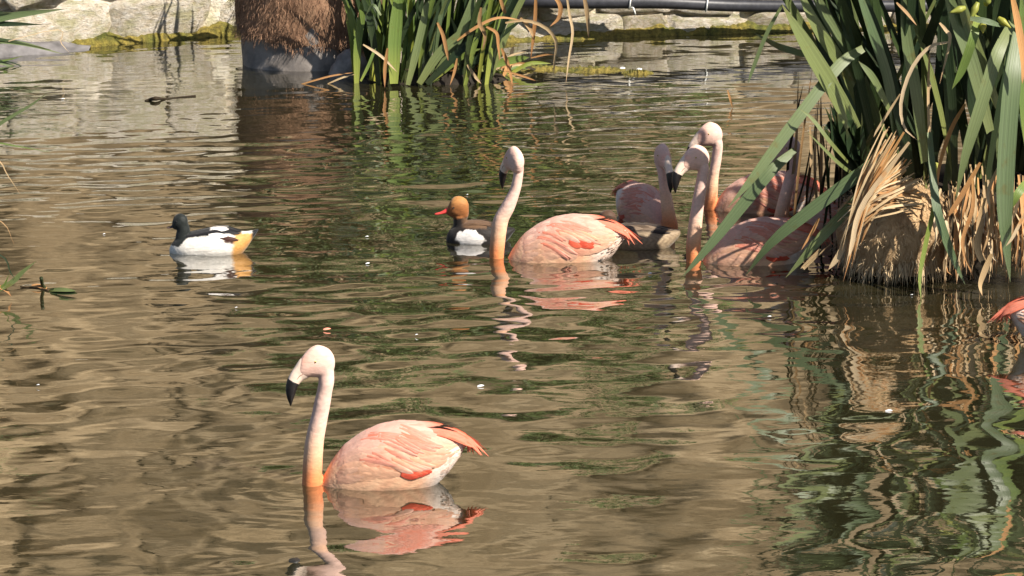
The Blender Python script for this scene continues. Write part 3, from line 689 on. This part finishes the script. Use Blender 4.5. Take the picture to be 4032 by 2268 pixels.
# ------------------------------------------------------------------ birds
def loft(sec, n, seg=24):
    """sec rows: cx, cz, ax, az (half vector in the x-z plane), hw -> closed tube"""
    S = cr(sec, n); V, F = [], []
    for r in S:
        for k in range(seg):
            th = 2*math.pi*k/seg
            V.append((r[0] + r[2]*math.sin(th), max(1e-4, r[4])*math.cos(th), r[1] + r[3]*math.sin(th)))
    for i in range(n-1):
        for k in range(seg): F.append((i*seg+k, i*seg+(k+1) % seg, (i+1)*seg+(k+1) % seg, (i+1)*seg+k))
    F.append(tuple(range(seg-1, -1, -1))); F.append(tuple((n-1)*seg+k for k in range(seg)))
    return V, F
def vsec(rows, flip=1):                              # (u, ztop, zbot, hw) -> loft rows, x = flip*u
    return [(flip*u, (a+b)/2, 0, (a-b)/2, h) for u, a, b, h in rows]
def fuse(name, shells, voxel, smooth_it, mat, parent):
    V, F = [], []
    for v, f in shells:
        o = len(V); V += [tuple(q) for q in v]; F += [tuple(i+o for i in q) for q in f]
    me = bpy.data.meshes.new('tmp'); me.from_pydata(V, [], F)
    ob = bpy.data.objects.new('tmp', me); C.objects.link(ob)
    r = ob.modifiers.new('r', 'REMESH'); r.mode = 'VOXEL'; r.voxel_size = voxel; r.use_smooth_shade = True
    s = ob.modifiers.new('s', 'SMOOTH'); s.iterations = smooth_it; s.factor = 0.5
    dg = bpy.context.evaluated_depsgraph_get()
    out = bpy.data.meshes.new_from_object(ob.evaluated_get(dg)); out.name = name
    bpy.data.objects.remove(ob); bpy.data.meshes.remove(me)
    out.materials.clear(); out.materials.append(mat)
    out.polygons.foreach_set('use_smooth', [True]*len(out.polygons))
    o = bpy.data.objects.new(name, out); C.objects.link(o); o.parent = parent
    co = np.empty(len(out.vertices)*3, dtype=np.float32); out.vertices.foreach_get('co', co)
    return o, co.reshape(-1, 3).astype(float)
def setcol(o, col):
    a = o.data.attributes.new('Col', 'FLOAT_COLOR', 'POINT'); c = np.ones((len(col), 4), dtype=np.float32); c[:, :3] = np.clip(col, 0, 1)
    a.data.foreach_set('color', c.ravel())

FL_BODY = [(-.035, -.03, -.06, .012), (0.0, .030, -.10, .040), (.03, .085, -.11, .062), (.08, .150, -.11, .088), (.15, .200, -.11, .108), (.22, .232, -.10, .118), (.30, .247, -.09, .120), (.37, .243, -.06, .112),
           (.43, .232, -.02, .094), (.48, .216, .030, .072), (.52, .200, .085, .048), (.55, .186, .135, .024), (.562, .178, .155, .008)]
FL_HEAD = [(-.052, .006, -.012, .008), (-.046, .028, -.036, .022), (-.028, .052, -.055, .031), (0, .066, -.062, .0345), (.02, .069, -.060, .034), (.045, .057, -.058, .031), (.066, .037, -.059, .027), (.082, .017, -.056, .0225), (.092, -.006, -.05, .016), (.098, -.02, -.04, .008)]
def bl(r, l, hw): return ((r[0]+l[0])/2, (r[1]+l[1])/2, (r[0]-l[0])/2, (r[1]-l[1])/2, hw)
FL_BILL = [bl((.072, .026), (.050, -.058), .022), bl((.088, .013), (.060, -.063), .0215), bl((.108, -.016), (.074, -.069), .0185), bl((.124, -.040), (.085, -.078), .0185), bl((.134, -.060), (.092, -.086), .0185)]
FL_TIP = [bl((.1345, -.057), (.0895, -.082), .0195), bl((.141, -.082), (.099, -.101), .0190), bl((.1425, -.108), (.105, -.120), .0165), bl((.138, -.136), (.113, -.142), .0115), bl((.130, -.158), (.119, -.160), .0050), bl((.126, -.169), (.123, -.169), .001)]
def surf(sec):
    S = np.asarray(sec, float)
    def f(u, phi, lift=0.0):
        a, b, h = (np.interp(u, S[:, 0], S[:, k]) for k in (1, 2, 3))
        cz, hz = (a+b)/2, (a-b)/2
        return np.array([-u, (h+lift)*math.cos(phi), cz + (hz+lift)*math.sin(phi)])
    return f
def feather_vf(f, u0, phi0, L_, wd, dphi, side, base_lift, tip_lift, n=6, m=4):
    V = []
    for i in range(n):
        t = i/(n-1); k = math.sin(math.pi*min(1, 0.22 + 0.66*t))**0.75 if t < 0.98 else 0.32
        for j in range(m+1):
            s = (j/m - .5)*2
            u = u0 + L_*t - 0.18*wd*s*s; ph = phi0 + dphi*t + s*wd*0.5*k/0.11
            p = f(u, ph, base_lift + (tip_lift-base_lift)*t + 0.0022*(1-s*s))
            V.append((p[0], p[1]*side, p[2]))
    F = []
    for i in range(n-1):
        for j in range(m):
            a = i*(m+1)+j; F.append((a, a+1, a+m+2, a+m+1))
    return V, F
PALE, PEACH, ORANGE = np.array((.84, .56, .46)), np.array((.87, .54, .34)), np.array((.83, .29, .11))
CORAL, RED, WHITE = np.array((.82, .22, .12)), np.array((.80, .11, .06)), np.array((.84, .74, .66))
def flamingo(anchor, yaw, neck_px, neckY, head_px, head_yaw, label, seed, sink=0.0, s=1.0, headpitch=0.0, neck_size=1.0, redphi=2):
    g = random.Random(seed)
    a = W(*anchor); root = empty('flamingo', (a.x, a.y, 0), label, 'flamingo', 'flamingos swimming in the pond', yaw)
    Mi = (Matrix.Translation((a.x, a.y, 0)) @ Matrix.Rotation(yaw, 4, 'Z')).inverted()
    body = [(u*s, t*s-sink, b*s-sink, h*s) for u, t, b, h in FL_BODY]
    NP, NR = [], []
    for (px, py, r) in neck_px: NP.append(np.array(Mi @ PY(px, py, a.y + neckY))); NR.append(r*neck_size)
    b0 = NP[0]
    NP = [np.array((-.07*s, 0, -.07)), np.array((-.02*s + .35*b0[0], b0[1]*.5, -.085)), np.array((b0[0], b0[1], -.05))] + NP; NR = [.05, .05, NR[0]*1.05] + NR
    head = np.array(Mi @ PY(*head_px, a.y + neckY))
    HM = Matrix.Translation(Vector(head)) @ Matrix.Rotation(head_yaw - yaw, 4, 'Z') @ Matrix.Rotation(headpitch, 4, 'Y')
    def hx(vf): return [tuple(HM @ Vector(v)) for v in vf[0]], vf[1]
    # the neck runs up into the back of the skull, whatever way the head is turned
    NP += [np.array(HM @ Vector((-.016, 0, -.03))), np.array(HM @ Vector((-.004, 0, .0)))]; NR += [.031, .030]
    nn = 70; P = cr(NP, nn); rr = np.interp(np.linspace(0, 1, nn), np.linspace(0, 1, len(NR)), NR)
    rr = rr * np.array([1 + .05*noise.noise(Vector((i*.22, seed*3.3, 0))) for i in range(nn)])
    o, co = fuse('body', [loft(vsec(body, -1), 60, 36), tube_vf(P, rr, 20), hx(loft(vsec(FL_HEAD), 36, 24))], 0.0042, 4, M['pink'], root)
    # colour of the plumage itself
    d = np.full(len(co), 9.0); 
    for i in range(18, nn): d = np.minimum(d, np.linalg.norm(co - P[i], axis=1) - rr[i]*1.05)
    isn = 1 - sm(0.0, 0.02, d)
    x, y, z = -co[:, 0]/s, co[:, 1]/s, co[:, 2] + sink
    zz = co[:, 2]
    cn = lerp(ORANGE, PEACH, sm(.02, .15, zz)[:, None]); cn = lerp(cn, np.array((.84, .585, .50)), sm(.10, .30, zz)[:, None])
    cb = lerp(PEACH, PALE, sm(.05, .2, z)[:, None]); cb = lerp(cb, WHITE, (sm(.36, .46, x)*(1-sm(.20, .24, z)))[:, None])
    rng = np.random.default_rng(seed); 
    st = 0.5 + 0.5*np.sin(x*70 + z*25 + 6*np.sin(y*30+z*14))
    cb = lerp(cb, CORAL, (0.16*st*sm(.05, .2, x)*(1-sm(.38, .46, x)))[:, None])
    col = lerp(cb, cn, isn[:, None])
    loc = co @ np.array(HM.to_3x3()) - np.array(HM.translation) @ np.array(HM.to_3x3())
    lore = np.exp(-((loc[:, 0]-.072)**2 + (loc[:, 2]-.012)**2*1.0)/.00022) * (np.linalg.norm(loc, axis=1) < .12)
    col = lerp(col, np.array((.86, .42, .30)), (0.6*lore)[:, None])
    setcol(o, col)
    # bill, eyes
    v, f = hx(loft(FL_BILL, 20, 20)); bi = mesh('bill', v, f, M['bill_pale'], root)
    v, f = hx(loft(FL_TIP, 26, 20)); mesh('bill_tip', v, f, M['bill_black'], bi)
    for sd in (-1, 1):
        c = HM @ Vector((.030, .0305*sd, .010)); V, F = rock_vf(c, .0052, .004, .0046, 3)
        e = mesh('eye', V, F, M['eye'], root)
        c2 = HM @ Vector((.030, .0345*sd, .010)); V, F = rock_vf(c2, .0024, .0018, .0024, 3); mesh('pupil', V, F, M['eye_dark'], e)
    # gape line
    for sd in (-1, 1):
        q = [tuple(HM @ Vector(p)) for p in ((.070, .0205*sd, -.036), (.088, .0195*sd, -.044), (.100, .0172*sd, -.058), (.113, .0155*sd, -.068))]
        tube('gape', q, [.0006, .0016, .0016, .0012], M['dark_bit'] if False else M['gape'], bi, None, 6, 12)
    # wings: overlapping feathers laid on the flank
    fs = surf([(u*s, t, b, h) for u, t, b, h in body])
    for sd in (-1, 1):
        V, F, CC = [], [], []
        def add(u, ph, L_, wd, dp, bl_, tl, c0, c1):
            v, f = feather_vf(fs, u*s, ph, L_*s, wd*s, dp, sd, bl_, tl); o_ = len(V); V.extend(v); F.extend(tuple(i+o_ for i in q) for q in f)
            for i in range(6):
                t = i/5
                for j in range(5):
                    e = abs(j/4-.5)*2; CC.append(lerp(c0, c1, min(1, max(0, t*0.9 + .25*e))))
        rows = 10
        for r_ in range(rows-1, -1, -1):
            fr = r_/(rows-1); u = .06 + .29*fr
            for q in range(9):
                pf = q/8; ph = R(15 + 79*pf) + g.uniform(-.06, .06); uu = u + .03*(1-pf)*fr + g.uniform(-.012, .012) - .02*pf
                k = g.uniform(.15, .6) if (.15 < fr and g.random() < .4) else 0.0
                c1 = lerp(lerp(PEACH, PALE, sm(.1, .7, pf)), np.array((.86, .60, .50)), g.uniform(0, .5)); c0 = lerp(c1, CORAL, min(1, k+.15))
                c1 = lerp(c1, CORAL, k*.35)
                add(uu, ph, g.uniform(.11, .15)*(0.7+.45*fr), g.uniform(.036, .050), -R(16)*(1-pf)*(.4+fr) - R(3), .0005*(1-fr), (.0022 + .002*(1-fr))*(.35+.65*pf), c0, c1)
        for q in range(24):                              # slim coral feathers between the pale ones
            pf = g.random(); add(.13+.19*g.random(), R(30+50*pf), g.uniform(.11, .17), g.uniform(.010, .018), -R(g.uniform(18, 38)), .0020, .0044, lerp(CORAL, PALE, .05+.3*g.random()), lerp(CORAL, PALE, .4+.4*g.random()))
        for q in range(7):                               # deep red coverts showing low on the flank
            pf = q/6; add(.30+.065*pf+g.uniform(-.008, .008), R(redphi - 6*pf) + g.uniform(-.06, .08), .06, .024, -R(12), .0028, .0062, lerp(RED, CORAL, g.random()*.3), lerp(RED, CORAL, g.random()*.7))
        for q in range(6):                               # pale feathers lapping over the red
            pf = q/5; add(.25+.09*pf, R(redphi+15-4*pf)+g.uniform(-.03, .06), .10, .020, -R(22), .0028, .0070, lerp(PEACH, CORAL, .35*g.random()), lerp(PEACH, PALE, g.random()))
        mesh('wing', V, F, M['pink_feather'], root, col=np.array(CC))
        # long drooping tertials
        V, F, CC = [], [], []
        for q in range(13):
            f_ = q/12; y0 = sd*(.006 + .042*f_)*s
            tip = np.array((-(.640 - .07*f_ + g.uniform(-.04, .02))*s, y0*.75 + sd*g.uniform(-.006, .010), (.090 + .045*g.random() + .02*f_)*s - sink))
            zt = lambda u: np.interp(u, [r[0] for r in FL_BODY], [r[1] for r in FL_BODY]) + .004
            dz = -.022*f_**2
            P_ = [np.array((-(.30+.02*(q % 3))*s, y0*.9, (zt(.31)+dz*1.5-.006)*s - sink)), np.array((-.40*s, y0*1.0, (zt(.40)+dz*1.3)*s - sink)), np.array((-.47*s, y0*1.0, (zt(.47)+dz+.004)*s - sink)), np.array((-.56*s, y0*.9, (.186+dz)*s - sink)), tip]
            v, f, _ = leaf_vf(P_, g.uniform(.020, .028)*s, face=Vector((0, .7*sd, 1)), n=12, fold=-.12, prof='both'); o_ = len(V); V.extend(v); F.extend(tuple(i+o_ for i in k) for k in f)
            cc = lerp(CORAL, RED, g.random()*.3)
            for i in range(12): CC.extend([lerp(lerp(PALE, cc, float(sm(1, 5, i))), np.array((.9, .62, .5)), .25*(k == 1)) for k in range(3)])
        mesh('tertial_plumes', V, F, M['pink_feather'], root, col=np.array(CC))
    # folded black flight feathers peeping out above the tail
    V, F = [], []
    for q in range(4):
        yy = (-.03 + .02*q)*s; P_ = [np.array((-.40*s, yy, .232*s-sink)), np.array((-.47*s, yy, .234*s-sink)), np.array((-(.520+.008*q)*s, yy, (.228)*s-sink))]
        v, f, _ = leaf_vf(P_, .016*s, face=Vector((0, 0, 1)), n=7, fold=0, prof='both'); o_ = len(V); V.extend(v); F.extend(tuple(i+o_ for i in k) for k in f)
    mesh('flight_feathers', V, F, M['bill_black'], root)
    # soft white vent tufts
    V, F, CC = [], [], []
    for q in range(260):
        u = g.uniform(.44, .555); ph = g.uniform(-1.4, .6); sd = g.choice((-1, 1)); p = fs(u*s, ph, -.003); p = np.array((p[0], p[1]*sd, p[2]))
        p2 = fs(min(.56, u+.03)*s, ph, .002); p2 = np.array((p2[0], p2[1]*sd, p2[2])); L_ = g.uniform(.6, 1.5)*.03*s
        dv = p2 - p; dv = dv/np.linalg.norm(dv) + np.array((0, 0, -.25*g.random())); e = p + dv*L_ + np.array((0, 0, -.006*g.random()))
        v, f, _ = leaf_vf([p, (p+e)/2 + np.array((0, sd*.002, 0)), e], g.uniform(.004, .009)*s, face=Vector((0, sd*math.cos(ph), math.sin(ph)+.1)), n=4, fold=.1, prof='both'); o_ = len(V); V.extend(v); F.extend(tuple(i+o_ for i in k) for k in f)
        CC.extend([lerp(WHITE, PEACH, .35*g.random())]*12)
    mesh('vent_tuft', V, F, M['pink_feather'], root, col=np.array(CC))['kind'] = 'stuff'
    return root
M['gape'] = mat_plain('gape', (0.35, 0.20, 0.15), 0.6)

flamingo((1274, 1903), R(183), [(1229, 1900, .039), (1231, 1830, .0385), (1239, 1735, .036), (1259, 1638, .0325), (1278, 1541, .0305), (1285, 1500, .030)], -.01, (1266, 1425), R(194),
         'pale flamingo with half-closed eye swimming alone in open water, apart from the others', 1)
flamingo((1998, 1014), R(180), [(1956, 1010, .036), (1957, 980, .037), (1970, 875, .038), (1999, 816, .034), (2027, 752, .027), (2039, 700, .024), (2042, 662, .026)], 0, (2030, 631), R(122),
         'flamingo beside the red-headed duck, its head turned away and face in shade', 2, sink=.035, s=1.03, redphi=26)
flamingo((2642, 905), R(-62), [(2640, 886, .038), (2634, 860, .037), (2625, 790, .031), (2616, 730, .028), (2610, 680, .027)], 0, (2605, 614), R(-70),
         'flamingo seen head-on with shadow across its breast, behind the brown duck', 3, sink=.05, s=.95)
flamingo((2768, 1026), R(181), [(2731, 1022, .038), (2731, 960, .037), (2740, 864, .033), (2750, 793, .031), (2764, 705, .028), (2770, 668, .027)], 0, (2752, 622), R(200),
         'flamingo with orange neck base and shaded body, half behind slanting iris blades', 4, sink=.03)
flamingo((2800, 822), R(178), [(2795, 832, .037), (2800, 793, .034), (2808, 705, .028), (2822, 617, .027), (2826, 570, .027)], 0, (2806, 530), R(192),
         'tallest-necked sunlit flamingo, its bill hidden behind another flamingo\'s head', 5, sink=.04)
flamingo((3110, 930), R(176), [(3068, 930, .035), (3072, 864, .034), (3094, 767, .032), (3122, 660, .029), (3134, 610, .028)], 0, (3114, 585), R(188),
         'flamingo fully in shade with its neck among the dark iris stems', 6, sink=.03)
flamingo((4445, 1350), R(4), [(4480, 1345, .038), (4482, 1280, .037), (4475, 1180, .035), (4455, 1090, .032), (4440, 1010, .03)], 0, (4456, 920), R(0),
         'flamingo showing coral tail and white rump before the iris clump dead leaves', 8)

def duck(name, anchor, yaw, secs, neck, hc, hs, bill, billmat, colfn, label, cat, hyaw=0.0):
    a = W(*anchor); root = empty(name, (a.x, a.y, 0), label, cat, None, yaw)
    HM = Matrix.Translation(hc) @ Matrix.Rotation(hyaw, 4, 'Z')
    def hx(vf): return [tuple(HM @ Vector(v)) for v in vf[0]], vf[1]
    P = cr([p[:3] for p in neck], 20); rr = np.interp(np.linspace(0, 1, 20), np.linspace(0, 1, len(neck)), [p[3] for p in neck])
    o, co = fuse('body', [loft(vsec(secs, -1), 44, 30), tube_vf(P, rr, 18), hx(loft(vsec(hs), 24, 22))], .0032, 4, M['duck'], root)
    nz = np.array([noise.noise_vector(Vector(c_)*70) for c_ in co])*.004 + np.array([noise.noise_vector(Vector(c_)*220) for c_ in co])*.0022
    cj = colfn(-co[:, 0] + nz[:, 0], co[:, 1], co[:, 2] + nz[:, 2])
    br = np.array([noise.noise(Vector((c_[0]*60, c_[1]*160, c_[2]*160))) for c_ in co]); setcol(o, cj*(1 + .16*br)[:, None])
    v, f = hx(loft(bill, 14, 16)); mesh('bill', v, f, M[billmat], root)
    for sd in (-1, 1):
        c = HM @ Vector((hs[-3][0]*.62, hs[len(hs)//2][3]*.93*sd, .008)); V, F = rock_vf(c, .004, .003, .004, 3); mesh('eye', V, F, M['eye_dark'], root)
    return root, surf(secs)
def duck_feathers(root, fs, rows, seed):
    g = random.Random(seed)
    for sd in (-1, 1):
        V, F, CC = [], [], []
        for (u, ph, L_, wd, dp, c) in rows:
            v, f = feather_vf(fs, u, R(ph), L_, wd, R(dp), sd, .001, .005); o_ = len(V); V.extend(v); F.extend(tuple(i+o_ for i in q) for q in f)
            k = g.uniform(.85, 1.1); CC.extend([np.array(c)*k]*30)
        mesh('wing', V, F, M['duck'], root, col=np.clip(np.array(CC), 0, 1))
def pick(n, c): return np.tile(np.array(c, float), (n, 1))
# shelduck
SH = [(-.012, .02, -.01, .01), (0, .045, -.03, .028), (.03, .078, -.05, .055), (.08, .100, -.06, .078), (.15, .115, -.06, .090), (.22, .128, -.06, .092), (.29, .125, -.05, .082), (.34, .108, -.02, .060), (.375, .105, .02, .042), (.405, .110, .065, .024), (.43, .116, .102, .010), (.436, .116, .110, .004)]
def sh_col(u, y, z):
    n = len(u); c = pick(n, (.82, .80, .74)); BK = (.012, .014, .016)
    top = np.interp(u, [0, .08, .15, .22, .29, .34, .38], [.2, .083, .092, .103, .104, .085, .09])
    m = sm(-.006, .006, z-top)*sm(.05, .08, u)*(1-sm(.345, .36, u)); c = lerp(c, BK, m[:, None])
    w_ = sm(.19, .2, u)*(1-sm(.27, .285, u))*sm(.114, .12, z); c = lerp(c, (.82, .8, .76), w_[:, None])
    t = sm(.255, .275, u)*(1-sm(.33, .34, u))*sm(.055, .068, z+.25*(u-.29))*(1-sm(.085, .092, z)); c = lerp(c, (.05, .02, .012), t[:, None])
    vt = sm(.295, .32, u-.25*(z-.03)); c = lerp(c, (.62, .33, .10), (vt*(1-sm(.095, .105, z)))[:, None])
    c = lerp(c, BK, (sm(.395, .41, u))[:, None])
    nk = np.maximum(sm(.115, .125, z)*(1-sm(.08, .1, u)), (1-sm(0, .012, u-(.032+1.0*(z-.04))))*sm(.036, .044, z)*(1-sm(.1, .11, u))); c = lerp(c, (.012, .016, .015), nk[:, None])
    return c
r_, f_ = duck('shelduck', (677, 993), R(182), SH, [(-.055, 0, .03, .040), (-.056, 0, .08, .036), (-.060, 0, .115, .033), (-.050, 0, .15, .032)], Vector((-.043, 0, .157)),
     [(-.040, .004, -.014, .009), (-.034, .026, -.034, .025), (-.014, .040, -.042, .033), (.006, .041, -.042, .033), (.023, .031, -.040, .027), (.034, .010, -.036, .017), (.039, -.010, -.032, .008)],
     [(.024, -.016, .006, .013, .011), (.036, -.024, .003, .008, .010), (.050, -.030, .001, .0045, .010), (.062, -.031, .001, .003, .009), (.067, -.032, 0, .001, .004)], 'bill_grey', sh_col,
     'black and white shelduck with rusty tail end swimming alone', 'duck')
BKc, WHc, CHc = (.012, .012, .014), (.80, .78, .74), (.05, .018, .012)
duck_feathers(r_, f_, [(.08+.025*k, 62, .07, .03, -4, BKc) for k in range(5)] + [(.19, 48, .095, .035, -8, WHc), (.21, 70, .08, .04, -2, WHc)] + [(.25, 38, .09, .03, -12, CHc), (.27, 62, .075, .03, -6, BKc), (.28, 75, .07, .025, 0, BKc)], 4)
# red-crested pochard
PO = [(-.01, .015, -.01, .012), (0, .045, -.03, .034), (.03, .078, -.05, .062), (.08, .1, -.06, .080), (.13, .107, -.06, .090), (.19, .102, -.06, .087), (.25, .086, -.04, .066), (.30, .072, .0, .042), (.33, .066, .04, .017), (.34, .062, .05, .005)]
def po_col(u, y, z):
    n = len(u); c = pick(n, (.014, .011, .010))
    bk = sm(.07, .085, z)*sm(.06, .09, u)*(1-sm(.2, .23, u)); c = lerp(c, (.13, .075, .04), bk[:, None])
    e = ((u-.115)/.078)**2 + ((z-.030)/.046)**2 + .18*np.sin(u*150)*np.sin(z*60+1) + .9*np.maximum(0, (u-.12)/.08)*np.maximum(0, (z-.02)/.05); c = lerp(c, (.80, .79, .77), (1-sm(.8, 1.05, e))[:, None])
    hd = sm(.116, .128, z + .15*(.05-u)); c = lerp(c, (.30, .115, .035), hd[:, None]); c = lerp(c, (.46, .22, .07), (hd*sm(.17, .225, z))[:, None])
    return c
r_, f_ = duck('pochard', (1765, 948), R(181), PO, [(-.06, 0, .03, .042), (-.062, 0, .09, .036), (-.060, 0, .13, .036)], Vector((-.045, 0, .172)),
     [(-.060, .016, -.03, .014), (-.050, .040, -.06, .030), (-.028, .057, -.066, .038), (.002, .060, -.060, .039), (.026, .046, -.050, .033), (.043, .014, -.042, .021), (.052, -.008, -.032, .010)],
     [(.040, -.010, .006, .016, .013), (.056, -.018, .004, .012, .012), (.080, -.027, .002, .007, .012), (.105, -.032, .001, .005, .011), (.114, -.033, 0, .002, .005)], 'bill_red', po_col,
     'duck with rusty-orange head, red bill and white flank', 'duck')
duck_feathers(r_, f_, [(.08+.02*k, 66, .06, .03, -4, (.12, .07, .04)) for k in range(5)] + [(.2, 50, .08, .03, -8, (.02, .016, .014)), (.22, 66, .09, .028, 0, (.02, .016, .014))], 5)
# brown duck
BR = [(-.01, .02, -.01, .012), (0, .045, -.03, .034), (.03, .08, -.05, .065), (.08, .105, -.06, .085), (.16, .118, -.06, .095), (.25, .116, -.06, .092), (.32, .1, -.04, .072), (.37, .088, .0, .045), (.41, .085, .045, .02), (.42, .082, .06, .006)]
def br_col(u, y, z):
    n = len(u); c = pick(n, (.36, .28, .18)); c = lerp(c, (.05, .035, .025), sm(.07, .1, z)[:, None])
    s_ = .5+.5*np.sin(u*220+z*160+5*np.sin(z*90)); c = lerp(c, (.16, .11, .07), (.45*s_*(1-sm(.06, .1, z)))[:, None])
    hd = sm(.105, .12, z)*(1-sm(.1, .12, u)); c = lerp(c, (.09, .05, .03), hd[:, None])
    return c
r_, f_ = duck('brown_duck', (2352, 968), R(180), BR, [(-.05, 0, .03, .045), (-.05, 0, .08, .036), (-.045, 0, .11, .034)], Vector((-.045, 0, .142)),
     [(-.05, .004, -.01, .01), (-.042, .026, -.026, .026), (-.02, .042, -.036, .035), (.004, .043, -.038, .035), (.028, .032, -.036, .028), (.04, .010, -.030, .016), (.046, -.006, -.026, .008)],
     [(.036, -.010, .005, .012, .012), (.05, -.018, .003, .009, .011), (.075, -.025, .001, .005, .011), (.09, -.027, 0, .002, .006)], 'bill_grey', br_col,
     'mottled brown duck half hidden behind a flamingo\'s coral tail', 'duck', R(10))
duck_feathers(r_, f_, [(.09+.03*k, 58+8*(k % 2), .08, .032, -5, (.10+.05*(k % 3), .07+.04*(k % 3), .045+.03*(k % 3))) for k in range(8)] + [(.27, 48, .10, .03, -6, (.03, .022, .018)), (.28, 66, .11, .028, 0, (.03, .022, .018))], 6)

# ------------------------------------------------------------------ small things afloat
def curl(name, px, py, L_, wd, ang, mat, label, cat, group=None):
    c = W(px, py); d = Vector((math.cos(ang), math.sin(ang), 0)); P = [c - d*L_/2 + Vector((0, 0, .004)), c + Vector((0, 0, .007)), c + d*L_/2 + Vector((0, 0, .007))]
    V, F, UV = leaf_vf(P, wd, face=Vector((0, -.35, 1)), n=8, fold=-.2, prof='both')
    o = mesh(name, V, F, M[mat], None, c, uv=UV); o.location = c
    return props(o, label, cat, group)
for x, y, l, lab in ((248, 392, .022, 'tiny white down feather afloat between the grey ledge and the brown stick'), (1445, 935, .02, 'tiny white down feather afloat between the shelduck and the rusty-headed duck'),
        (1448, 1041, .022, 'tiny white down feather afloat just off the shelduck, on the open side'), (150, 1520, .016, 'speck of white down on the tan water beyond the floating sprig'),
        (1893, 1524, .03, 'white down feather afloat off the solitary flamingo, behind its tail'), (3500, 1622, .03, 'white down feather on the dark reflection of the iris clump'),
        (3590, 1165, .014, 'white speck of down at the foot of the coir mound'), (410, 925, .013, 'speck of white down before the shelduck'), (1840, 770, .014, 'speck of white down behind the rusty head of the duck'),
        (930, 1215, .012, 'speck of white down between the shelduck and the solitary flamingo'), (3030, 1250, .02, 'white down feather below the two floating seeds'), (2560, 1080, .02, 'white down feather in front of the brown duck'), (1640, 1322, .013, 'speck of white down near the small pink feather')):
    curl('loose_feather', x, y, l, l*.5, rnd.uniform(-.6, .8), 'white_bit', lab, 'feather', 'white down feathers afloat')
curl('loose_feather', 1288, 1300, .035, .018, .2, 'pink_bit', 'small pink feather floating behind the solitary flamingo', 'feather')
c = W(1160, 2208); o = mesh('seed_pod', *rock_vf(Vector((0, 0, .000)), .024, .03, .007, 6), M['dark_bit']); o.location = c
props(o, 'black rounded seed pod floating before the solitary flamingo', 'pod')
for (x, y, lab) in ((3052, 1120, 'small black seed floating below the slanting iris blade, nearer the blade'), (3046, 1163, 'small black seed floating below the slanting iris blade, farther from it')):
    o = mesh('seed', *rock_vf(Vector((0, 0, 0)), .016, .022, .005, 5), M['dark_bit']); o.location = W(x, y); props(o, lab, 'seed')
def stick():
    c = W(600, 392); root = empty('floating_stick', c, 'thin brown stick floating before the lichen-stained wall', 'stick')
    pts = [W(570, 397, .002), W(590, 392, .008), W(614, 388, .018), W(650, 388, .002), W(700, 383, .002), W(770, 377, .002)]
    tube('twig', pts, [.005, .010, .014, .005, .004, .006], M['stem'], root, c, 8, 30)
stick()
def sprig():
    c = W(192, 1143); root = empty('floating_sprig', c, 'broken leafy sprig floating with one stalk standing up', 'sprig')
    leaf(root, [W(192, 1144, .006), W(240, 1146, .012), W(305, 1156, .010)], .05, 'dkgreen_shade', prof='both', face=Vector((0, -.6, 1)))
    leaf(root, [W(195, 1142, .006), W(240, 1140, .02), W(300, 1146, .02)], .03, 'green', prof='both', face=Vector((0, -.6, 1)))
    tube('stalk', [W(192, 1145, -.01), W(180, 1120, .0) + Vector((0, -.1, .02)), PY(162, 1094, c.y-.02)], [.007, .008, .009], M['dkgreen_shade'], root, c, 8, 12)
    tube('stalk', [W(192, 1144, .004), W(150, 1136, .004), W(80, 1129, .004)], [.006, .006, .003], M['stem'], root, c, 8, 14)
    leaf(root, [W(185, 1136, .005), W(150, 1124, .02), W(122, 1122, .02)], .025, 'orange', 'dead_leaf', prof='both', face=Vector((0, -.6, 1)))
sprig()
def mat_of_weed(cx, cy, w_, name_label, seed, depth=.09):
    g = random.Random(seed); c = W(cx, cy); V, F = [], []; n, m = 60, 12; ww = w_/620
    for i in range(n):
        f = i/(n-1)*2-1
        for k in range(m):
            h = k/(m-1)*2-1; e = max(0, 1-f*f); x = f*ww/2; y = h*depth*math.sqrt(e)*(1+.5*noise.noise(Vector((f*6, h, seed))))
            V.append((x, y, -.012 + (.03*math.sqrt(e)*math.sqrt(max(0, 1-h*h)))*(1+.8*noise.noise(Vector((f*14, h*3, seed))))))
    for i in range(n-1):
        for k in range(m-1): a = i*m+k; F.append((a, a+m, a+m+1, a+1))
    o = mesh('floating_weed', V, F, M['moss']); o.location = c
    props(o, name_label, 'waterweed')
mat_of_weed(2110, 272, 330, 'long low mat of olive waterweed floating just off the reeds', 1)
mat_of_weed(2330, 277, 300, 'olive waterweed mat floating between the reed-side mat and the clump with white flecks', 2, .10)
mat_of_weed(2510, 288, 140, 'small dark clump of waterweed with white flecks', 3, .07)
for (x, y, lab) in ((2452, 272, 'white fluff at the reed-side end of the small waterweed clump'), (2518, 276, 'white fluff in the middle of the small waterweed clump')):
    curl('loose_feather', x, y, .035, .03, .3, 'white_bit', lab, 'feather')
for k, (a, b) in enumerate((((2870, 360), (2885, 425)),)):
    P = [PY(*a, 19.6), PY((a[0]+b[0])/2-3, (a[1]+b[1])/2, 19.6), W(b[0], b[1], -.005)]
    P[0] = W(b[0]-8, b[1], 0) + Vector((-.02, 0, .11)); P[1] = W(b[0]-4, b[1], 0) + Vector((-.008, 0, .05))
    V, F, UV = leaf_vf(P, .014, n=8, prof='both'); c = W(*b); o = mesh('dry_reed_tip', V, F, M['orange'], None, c, uv=UV); o.location = c
    props(o, 'single dry leaf tip poking out of open water behind the flamingos', 'leaf')
print('objects', len(bpy.data.objects), 'tris', sum(len(o.data.polygons)*2 for o in bpy.data.objects if o.type == 'MESH'))
